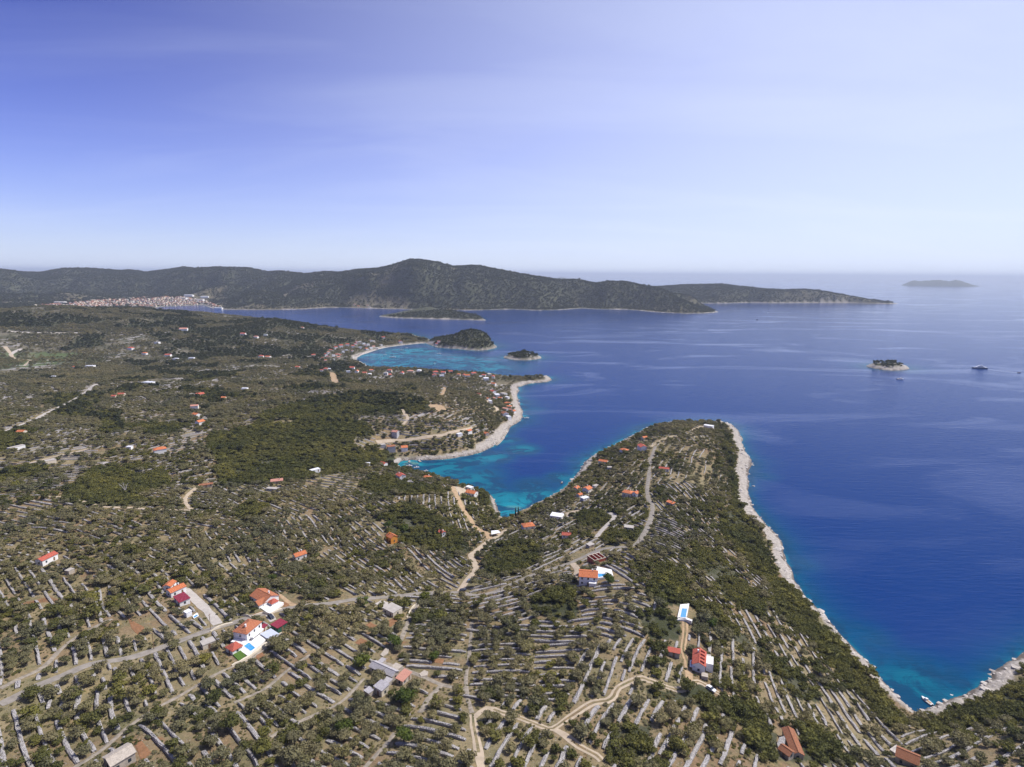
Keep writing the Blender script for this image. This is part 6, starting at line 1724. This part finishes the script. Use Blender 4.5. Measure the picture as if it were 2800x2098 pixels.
# loose bushes in the terraces
lb_ = polar_pts(60000, 150, 1000, -.80, .80)
lok = ~is_wood(lb_[:, 0], lb_[:, 1]) & (gsample(SALL, lb_[:, 0], lb_[:, 1]) > 7) & visible(lb_) & (gsample(rock, lb_[:, 0], lb_[:, 1]) < .4)
lu, lv, ld = to_px(np.column_stack([lb_, hz(lb_[:, 0], lb_[:, 1])]))
lden = np.clip(fbm(lb_[:, 0], lb_[:, 1], 42, 3, 621) * 1.5 + .12, 0.02, .8)
lden = np.where((lu < 900) & (lv > 1780), lden * .6 + .06, lden)
lden = np.where((lu > 1850) & (lv > 1380) & (lv < 1900), lden + .30, lden)
lden = np.where(gsample(SALL, lb_[:, 0], lb_[:, 1]) < 38, lden + .55, lden)
lok &= rng.random(len(lb_)) < lden
lb_ = lb_[lok]; lb_ = lb_[~blockedv(lb_[:, 0], lb_[:, 1], 1.0)]
MSRC = []
for k, mc in enumerate(MQC):
    u, v = [(1700, 2040), (1690, 2060), (1725, 2075), (2000, 1990), (2060, 2040)][k]
    p = ground(u, v)
    c = plant('holm_oak', mc, TRK, p.x, p.y, 1.2, ['dark oak bush in the thicket at the bottom edge', 'second dark oak bush in the bottom thicket', 'lowest dark oak bush in the bottom thicket', 'dark oak bush in the long thicket', 'dark oak bush at the lower end of the long thicket'][k], 'bush')
    MSRC.append(c)
scatter('maquis', np.vstack([mq, lb_]), 1.0, .30, MSRC, 'dense dark evergreen scrub and oak thickets on the slopes', 'scrub')

# low tufts of grass and heather over the open ground
tf = polar_pts(150000, 150, 620, -.80, .80)
tok = (gsample(SALL, tf[:, 0], tf[:, 1]) > 8) & visible(tf) & (gsample(rock, tf[:, 0], tf[:, 1]) < .3)
tok &= rng.random(len(tf)) < np.clip(.34 + fbm(tf[:, 0], tf[:, 1], 22, 3, 631) * 1.2, .02, 1)
tf = tf[tok]; tf = tf[~blockedv(tf[:, 0], tf[:, 1], .1)]
scatter('ground_tufts', tf, .24, .40, OSRC[:2] + MSRC[:2], 'low tufts of dry grass and heather on the open ground', 'tufts', .1, (.5, .9))

# pines of the plain, ridge and islands, then of the far hills
PSRC = []
for k, pc in enumerate(PNC):
    u, v, lb = [(1395, 1036, 'dark round pine on the point near the bay houses'), (1440, 1036, 'tall dark pine on the narrow point'), (1448, 1040, 'broad dark pine behind the point rocks'), (1428, 970, 'lone pine on the flat islet')][k]
    p = ground(u, v); PSRC.append(plant('pine_tree', pc, TRK, p.x, p.y, 1.25, lb, 'pine'))
pn = polar_pts(150000, 620, 3050, -.80, .66)
ps = gsample(SALL, pn[:, 0], pn[:, 1]); pr = np.hypot(pn[:, 0], pn[:, 1])
isl = gsample((REG > 0).astype(float), pn[:, 0], pn[:, 1]) > .5
okp = (is_wood(pn[:, 0], pn[:, 1]) & (ps > np.where(isl, 9, 12))) & (((pr > 850) & (pr < 2850)) | isl | (rng.random(len(pn)) < .10))
okp &= visible(pn); pn = pn[okp]
pu, pv, pd = to_px(np.column_stack([pn, hz(pn[:, 0], pn[:, 1])]))
rocky = (pu > 2350) & (pv > 960) & (pv < 1030)
small = (pu > 1365) & (pu < 1490) & (pv > 955) & (pv < 992)
pn = pn[~((rocky | small) & (gsample(SALL, pn[:, 0], pn[:, 1]) < 11))]
pn = pn[~blockedv(pn[:, 0], pn[:, 1], 3.0)]
pns = np.hypot(pn[:, 0], pn[:, 1])
scatter('pine_wood', pn, .80, .22, PSRC, 'dark pine woods on the ridge, the plain and the islands', 'woodland', .4)
fp = polar_pts(330000, 2850, 7600, -.80, .62)
fs = gsample(SALL, fp[:, 0], fp[:, 1])
okf = (fs > 12) & (gsample(wood, fp[:, 0], fp[:, 1]) > rng.random(len(fp)) * .8 + .1) & visible(fp, 20) & (gsample((REG == 0).astype(float), fp[:, 0], fp[:, 1]) > .5)
fp = fp[okf]
bx = [(x, y, r) for x, y, r in EXC if math.hypot(x, y) > 2700]
if bx:
    B = np.array(bx); k2 = np.ones(len(fp), bool)
    for x, y, r in B: k2 &= (fp[:, 0] - x) ** 2 + (fp[:, 1] - y) ** 2 > (r + 7) ** 2
    fp = fp[k2]
scatter('far_woods', fp, 1.5, .20, PSRC, 'woods cloaking the far hills across the channel', 'woodland', .8, (.7, 1.1))

# shore boulders
def boulder(seed):
    r = np.random.default_rng(seed); bm = bmesh.new(); bmesh.ops.create_icosphere(bm, subdivisions=1, radius=1)
    for v in bm.verts: v.co *= r.uniform(.65, 1.25); v.co.z *= .55
    me = bpy.data.meshes.new('boulder'); bm.to_mesh(me); bm.free(); me.materials.append(M_ROCK); return me
BS = []
for k, (u, v, lb) in enumerate([(2300, 1755, 'pale boulder on the right shore below the scrub'), (2060, 1330, 'pale boulder on the outer peninsula shore'), (2640, 1905, 'pale boulder on the far shore of the cove')]):
    p = ground(u, v); o = link(bpy.data.objects.new('boulder', boulder(k))); o.location = (p.x, p.y, p.z + .2); o.scale = (1.6, 1.4, 1.4); tag(o, lb, 'boulder'); BS.append(o)
rk = polar_pts(260000, 200, 2300, -.6, .80)
rok = (gsample(SALL, rk[:, 0], rk[:, 1]) > -1.0) & (gsample(rock, rk[:, 0], rk[:, 1]) > .5) & visible(rk); rk = rk[rok]
rk = rk[rng.random(len(rk)) < .8]
scatter('shore_rocks', rk, .95, .45, BS, 'pale broken rock along the shoreline', 'rocks', .1, (.5, 1.1))

# ------------------------------------------------------------------ boats, cars, poles
def hull(m, L, B, H, z0=-.3, bow=.62, stern=.8):
    """pointed hull: deck outline over a narrower waterline"""
    prof = [(-.5, stern), (-.3, .95), (0, 1.0), (.25, .8), (.40, .45), (.5, .03)]
    ring = [(x * L, y * B / 2) for x, y in prof]
    top = [(x, y, H + max(0, x / L) * .25 * H) for x, y in ring] + [(x, -y, H + max(0, x / L) * .25 * H) for x, y in reversed(ring)]
    bot = [(x * .93, y * .68, z0) for x, y in ring] + [(x * .93, -y * .68, z0) for x, y in reversed(ring)]
    n = len(top); m.poly(top + bot, [tuple(range(n))[::-1], tuple(range(n, 2 * n))] + [(i, (i + 1) % n, n + (i + 1) % n, n + i) for i in range(n)])

def sailboat(u, v, L, rz, label, group):
    p = ground(u, v); e = empty('sailboat', (p.x, p.y, 0), rz)
    m = MB(); hull(m, L, L * .3, L * .095); m.build('hull', M_PAINT, e)
    MB().slab([(-L * .42, -L * .10, L * .105), (L * .3, -L * .07, L * .115), (L * .3, L * .07, L * .115), (-L * .42, L * .10, L * .105)][::1], .06).build('deck', M_TEAK, e)
    MB().slab([(-L * .12, -L * .07, L * .155), (L * .16, -L * .05, L * .145), (L * .16, L * .05, L * .145), (-L * .12, L * .07, L * .155)], .5).build('cabin', M_PAINT, e)
    ms = MB().tube((L * .08, 0, L * .1), (L * .08, 0, L * 1.25), L * .010, L * .006).build('mast', M_STEEL, e)
    MB().tube((L * .08, 0, L * .22), (-L * .34, 0, L * .21), L * .012, L * .012).build('boom', M_NAVY, ms)
    MB().tube((L * .48, 0, L * .12), (L * .08, 0, L * 1.2), L * .003, L * .003, 4).tube((-L * .46, 0, L * .1), (L * .08, 0, L * 1.24), L * .003, L * .003, 4).build('stay', M_STEEL, ms)
    tag(e, label, 'sailboat', group)

def motorboat(u, v, L, rz, label, group, mat=M_PAINT):
    p = ground(u, v); e = empty('motorboat', (p.x, p.y, 0), rz)
    m = MB(); hull(m, L, L * .36, L * .11); m.build('hull', mat, e)
    MB().slab([(-L * .40, -L * .13, L * .115), (L * .2, -L * .11, L * .12), (L * .2, L * .11, L * .12), (-L * .40, L * .13, L * .115)], .05).build('deck', M_TEAK, e)
    c = MB().slab([(-L * .05, -L * .10, L * .26), (L * .14, -L * .08, L * .24), (L * .14, L * .08, L * .24), (-L * .05, L * .10, L * .26)], L * .13).build('cabin', M_PAINT, e)
    MB().slab([(L * .142, -L * .085, L * .235), (L * .23, -L * .07, L * .14), (L * .23, L * .07, L * .14), (L * .142, L * .085, L * .235)], .04).build('windscreen', M_GLASS, c)
    MB().box(-L * .56, -L * .49, -L * .04, L * .04, -.2, L * .14).build('outboard_motor', M_TYRE, e)
    tag(e, label, 'motorboat', group)
G1 = 'yachts moored in the turquoise bay'
sailboat(1074, 978, 17, .2, 'largest sailing yacht with tall mast in the turquoise bay', G1)
sailboat(1053, 971, 11, .3, 'small sailing yacht left of the largest yacht', G1)
sailboat(1098, 958, 12, .1, 'sailing yacht behind the largest yacht in the bay', G1)
sailboat(1112, 952, 9, .4, 'farthest small sailing yacht in the turquoise bay', G1)
sailboat(1201, 968, 12, -.1, 'sailing yacht nearest the humped island', G1)
motorboat(1188, 994, 6, .8, 'tiny white motorboat alone in the turquoise bay', None)
G2 = 'small boats moored at the bay head'
motorboat(1119, 1263, 6, 1.6, 'white motorboat at the quay of the small bay', G2); motorboat(1147, 1262, 7, 2.2, 'white motorboat right of the quay by the rocks', G2)
motorboat(1119, 1275, 7.5, .2, 'larger white motorboat moored before the bay head', G2); motorboat(1139, 1279, 6.5, .3, 'white motorboat right of the larger moored boat', G2)
motorboat(1165, 1288, 5, .2, 'smallest white boat farthest out at the bay head', G2)
motorboat(1537, 1321, 6, 1.2, 'dark little boat by the left peninsula shore', None, M_NAVY)
motorboat(1440, 1144, 8, .2, 'white motorboat off the point rocks', None)
motorboat(2534, 1918, 6.5, 1.75, 'small white motorboat in the right cove', None)
motorboat(2462, 1038, 15, .05, 'white cruiser just below the rocky islet', None)
motorboat(2787, 1020, 9, .1, 'small dark boat behind the large motor yacht at the right edge', None, M_NAVY)
motorboat(2070, 874, 14, .2, 'dark speck of a boat off the far cape', None, M_NAVY); motorboat(2101, 855, 14, .2, 'pale speck of a boat beyond the far cape', None)
p = ground(2678, 1008); e = empty('motor_yacht', (p.x, p.y, 0), PI - .12); L = 36
m = MB(); hull(m, L, 8, 2.6); m.build('hull', M_NAVY, e)
m = MB(); m.slab([(-16, -3.2, 3.0), (9, -3.0, 3.2), (14, -1.2, 3.3), (14, 1.2, 3.3), (9, 3.0, 3.2), (-16, 3.2, 3.0)], .5); m.build('main_deck', M_PAINT, e)
s1 = MB().slab([(-10, -2.7, 5.6), (5, -2.5, 5.4), (8.5, -1.6, 4.3), (8.5, 1.6, 4.3), (5, 2.5, 5.4), (-10, 2.7, 5.6)], 2.6).build('saloon', M_PAINT, e)
MB().box(-9, 4.5, -2.78, 2.78, 3.9, 4.8).build('window_band', M_GLASS, s1)
s2 = MB().slab([(-6, -2.1, 7.6), (2, -2.0, 7.5), (4.4, -1.3, 6.2), (4.4, 1.3, 6.2), (2, 2.0, 7.5), (-6, 2.1, 7.6)], 2.0).build('flybridge', M_PAINT, e)
MB().box(-4, -3.5, -1.4, 1.4, 7.6, 9.4).box(-4.6, -2.9, -1.6, 1.6, 9.4, 9.6).build('radar_arch', M_PAINT, s2)
tag(e, 'large motor yacht with dark hull at the right', 'motor yacht')
# wake behind it
q = ground(2787, 1020); m = MB()
for k in range(10):
    a = Vector((p.x, p.y, 0)).lerp(Vector((q.x, q.y, 0)), .22 + k * .075); b = Vector((p.x, p.y, 0)).lerp(Vector((q.x, q.y, 0)), .22 + (k + .8) * .075)
    n_ = Vector((-(b - a).y, (b - a).x, 0)).normalized() * (.7 + .05 * k)
    m.slab([tuple(a - n_ + Vector((0, 0, .08))), tuple(b - n_ + Vector((0, 0, .08))), tuple(b + n_ + Vector((0, 0, .08))), tuple(a + n_ + Vector((0, 0, .08)))], .05)
tag(m.build('wake', M_FOAM), 'thin foam wake trailing the large motor yacht', 'wake', kind='stuff')

def car(u, v, d, paint, label, est=False):
    p = ground(u, v); rz = az_of(u, v, d[0], d[1], p.z)
    e = empty('parked_car', (p.x, p.y, p.z + .22), rz)
    L, W = 4.4, 1.8; xs = [-2.2, -2.1, -1.2, .9, 2.0, 2.2]
    low = [(-2.2, .35), (-2.2, .95), (-1.2, 1.02), (1.0, .98), (2.05, .85), (2.2, .6), (2.2, .35)]
    m = MB(); n = len(low); h_ = W / 2
    m.poly([(x, -h_, z) for x, z in low] + [(x, h_, z) for x, z in low], [tuple(range(n)), tuple(range(n, 2 * n))[::-1]] + [(i, n + i, n + (i + 1) % n, (i + 1) % n) for i in range(n)])
    b = m.build('body', paint, e)
    gh = [(-1.95, .98), (-1.5, 1.48), (.1, 1.5), (.95, .98)]; w1 = .74
    m = MB(); m.poly([(x, -w1 - (.1 if z < 1.2 else 0), z) for x, z in gh] + [(x, w1 + (.1 if z < 1.2 else 0), z) for x, z in gh], [(0, 1, 2, 3), (7, 6, 5, 4)] + [(i, 4 + i, 4 + (i + 1) % 4, (i + 1) % 4) for i in range(4)])
    m.build('window', M_GLASS, e)
    MB().slab([(-1.5, -.72, 1.53), (.1, -.72, 1.55), (.1, .72, 1.55), (-1.5, .72, 1.53)], .05).build('roof', paint, e)
    for x in (-1.35, 1.35):
        for y in (-.82, .82):
            w = MB().tube((x, y - .1, .32), (x, y + .1, .32), .32, .32, 12).build('tyre', M_TYRE, e)
            MB().tube((x, y - .11, .32), (x, y + .11, .32), .18, .18, 8).build('rim', M_STEEL, w)
    for y in (-.6, .6):
        MB().box(2.17, 2.22, y - .2, y + .2, .62, .78).build('headlight', M_STEEL, e); MB().box(-2.23, -2.18, y - .15, y + .15, .72, .9).build('tail_light', R_RED, e)
    tag(e, label, 'car')
car(1944, 1888, (22, 14), M_PAINT, 'white estate car parked on the track beside the villa')
car(1266, 1617, (14, -4), M_CARDK, 'dark car standing at the crossroads')
car(1283, 1591, (8, -14), M_CARBL, 'blue grey car on the gravel road above the crossroads')
car(741, 1690, (10, 8), M_CARDK, 'dark car parked under the tree by the burgundy carport')

def pole(u, v, label):
    p = ground(u, v); e = empty('utility_pole', p, random.uniform(0, 3))
    MB().tube((0, 0, -.6), (0, 0, 8.5), .15, .10).build('shaft', M_WOOD, e); b = MB().box(-.8, .8, -.06, .06, 8.0, 8.14).build('crossarm', M_WOOD, e)
    for x in (-.7, 0, .7): MB().tube((x, 0, 8.14), (x, 0, 8.35), .05, .04, 6).build('insulator', M_PAINT, b)
    tag(e, label, 'utility pole')
for u, v, lb in ((1202, 1624, 'wooden pole by the road left of the crossroads'), (1369, 1618, 'wooden pole by the road right of the crossroads'), (1748, 1496, 'wooden pole at the peninsula road bend'), (421, 1776, 'wooden pole by the road left of the villa'),
                 (1000, 1640, 'wooden pole by the road above the slab house'), (576, 1722, 'wooden pole at the roadside wall')):
    pole(u, v, lb)
# mast on the summit of the far hill
p = at_r(1146, 711, 4300); z = float(hz(p[0], p[1])); e = empty('radio_mast', (p[0], p[1], z))
MB().tube((0, 0, -2), (0, 0, 34), 1.0, .5).build('mast', M_STEEL, e); MB().box(-4, 4, -4, 4, -2, 5).build('hut', M_WHITE, e); tag(e, 'thin radio mast on the summit of the highest far hill', 'mast')
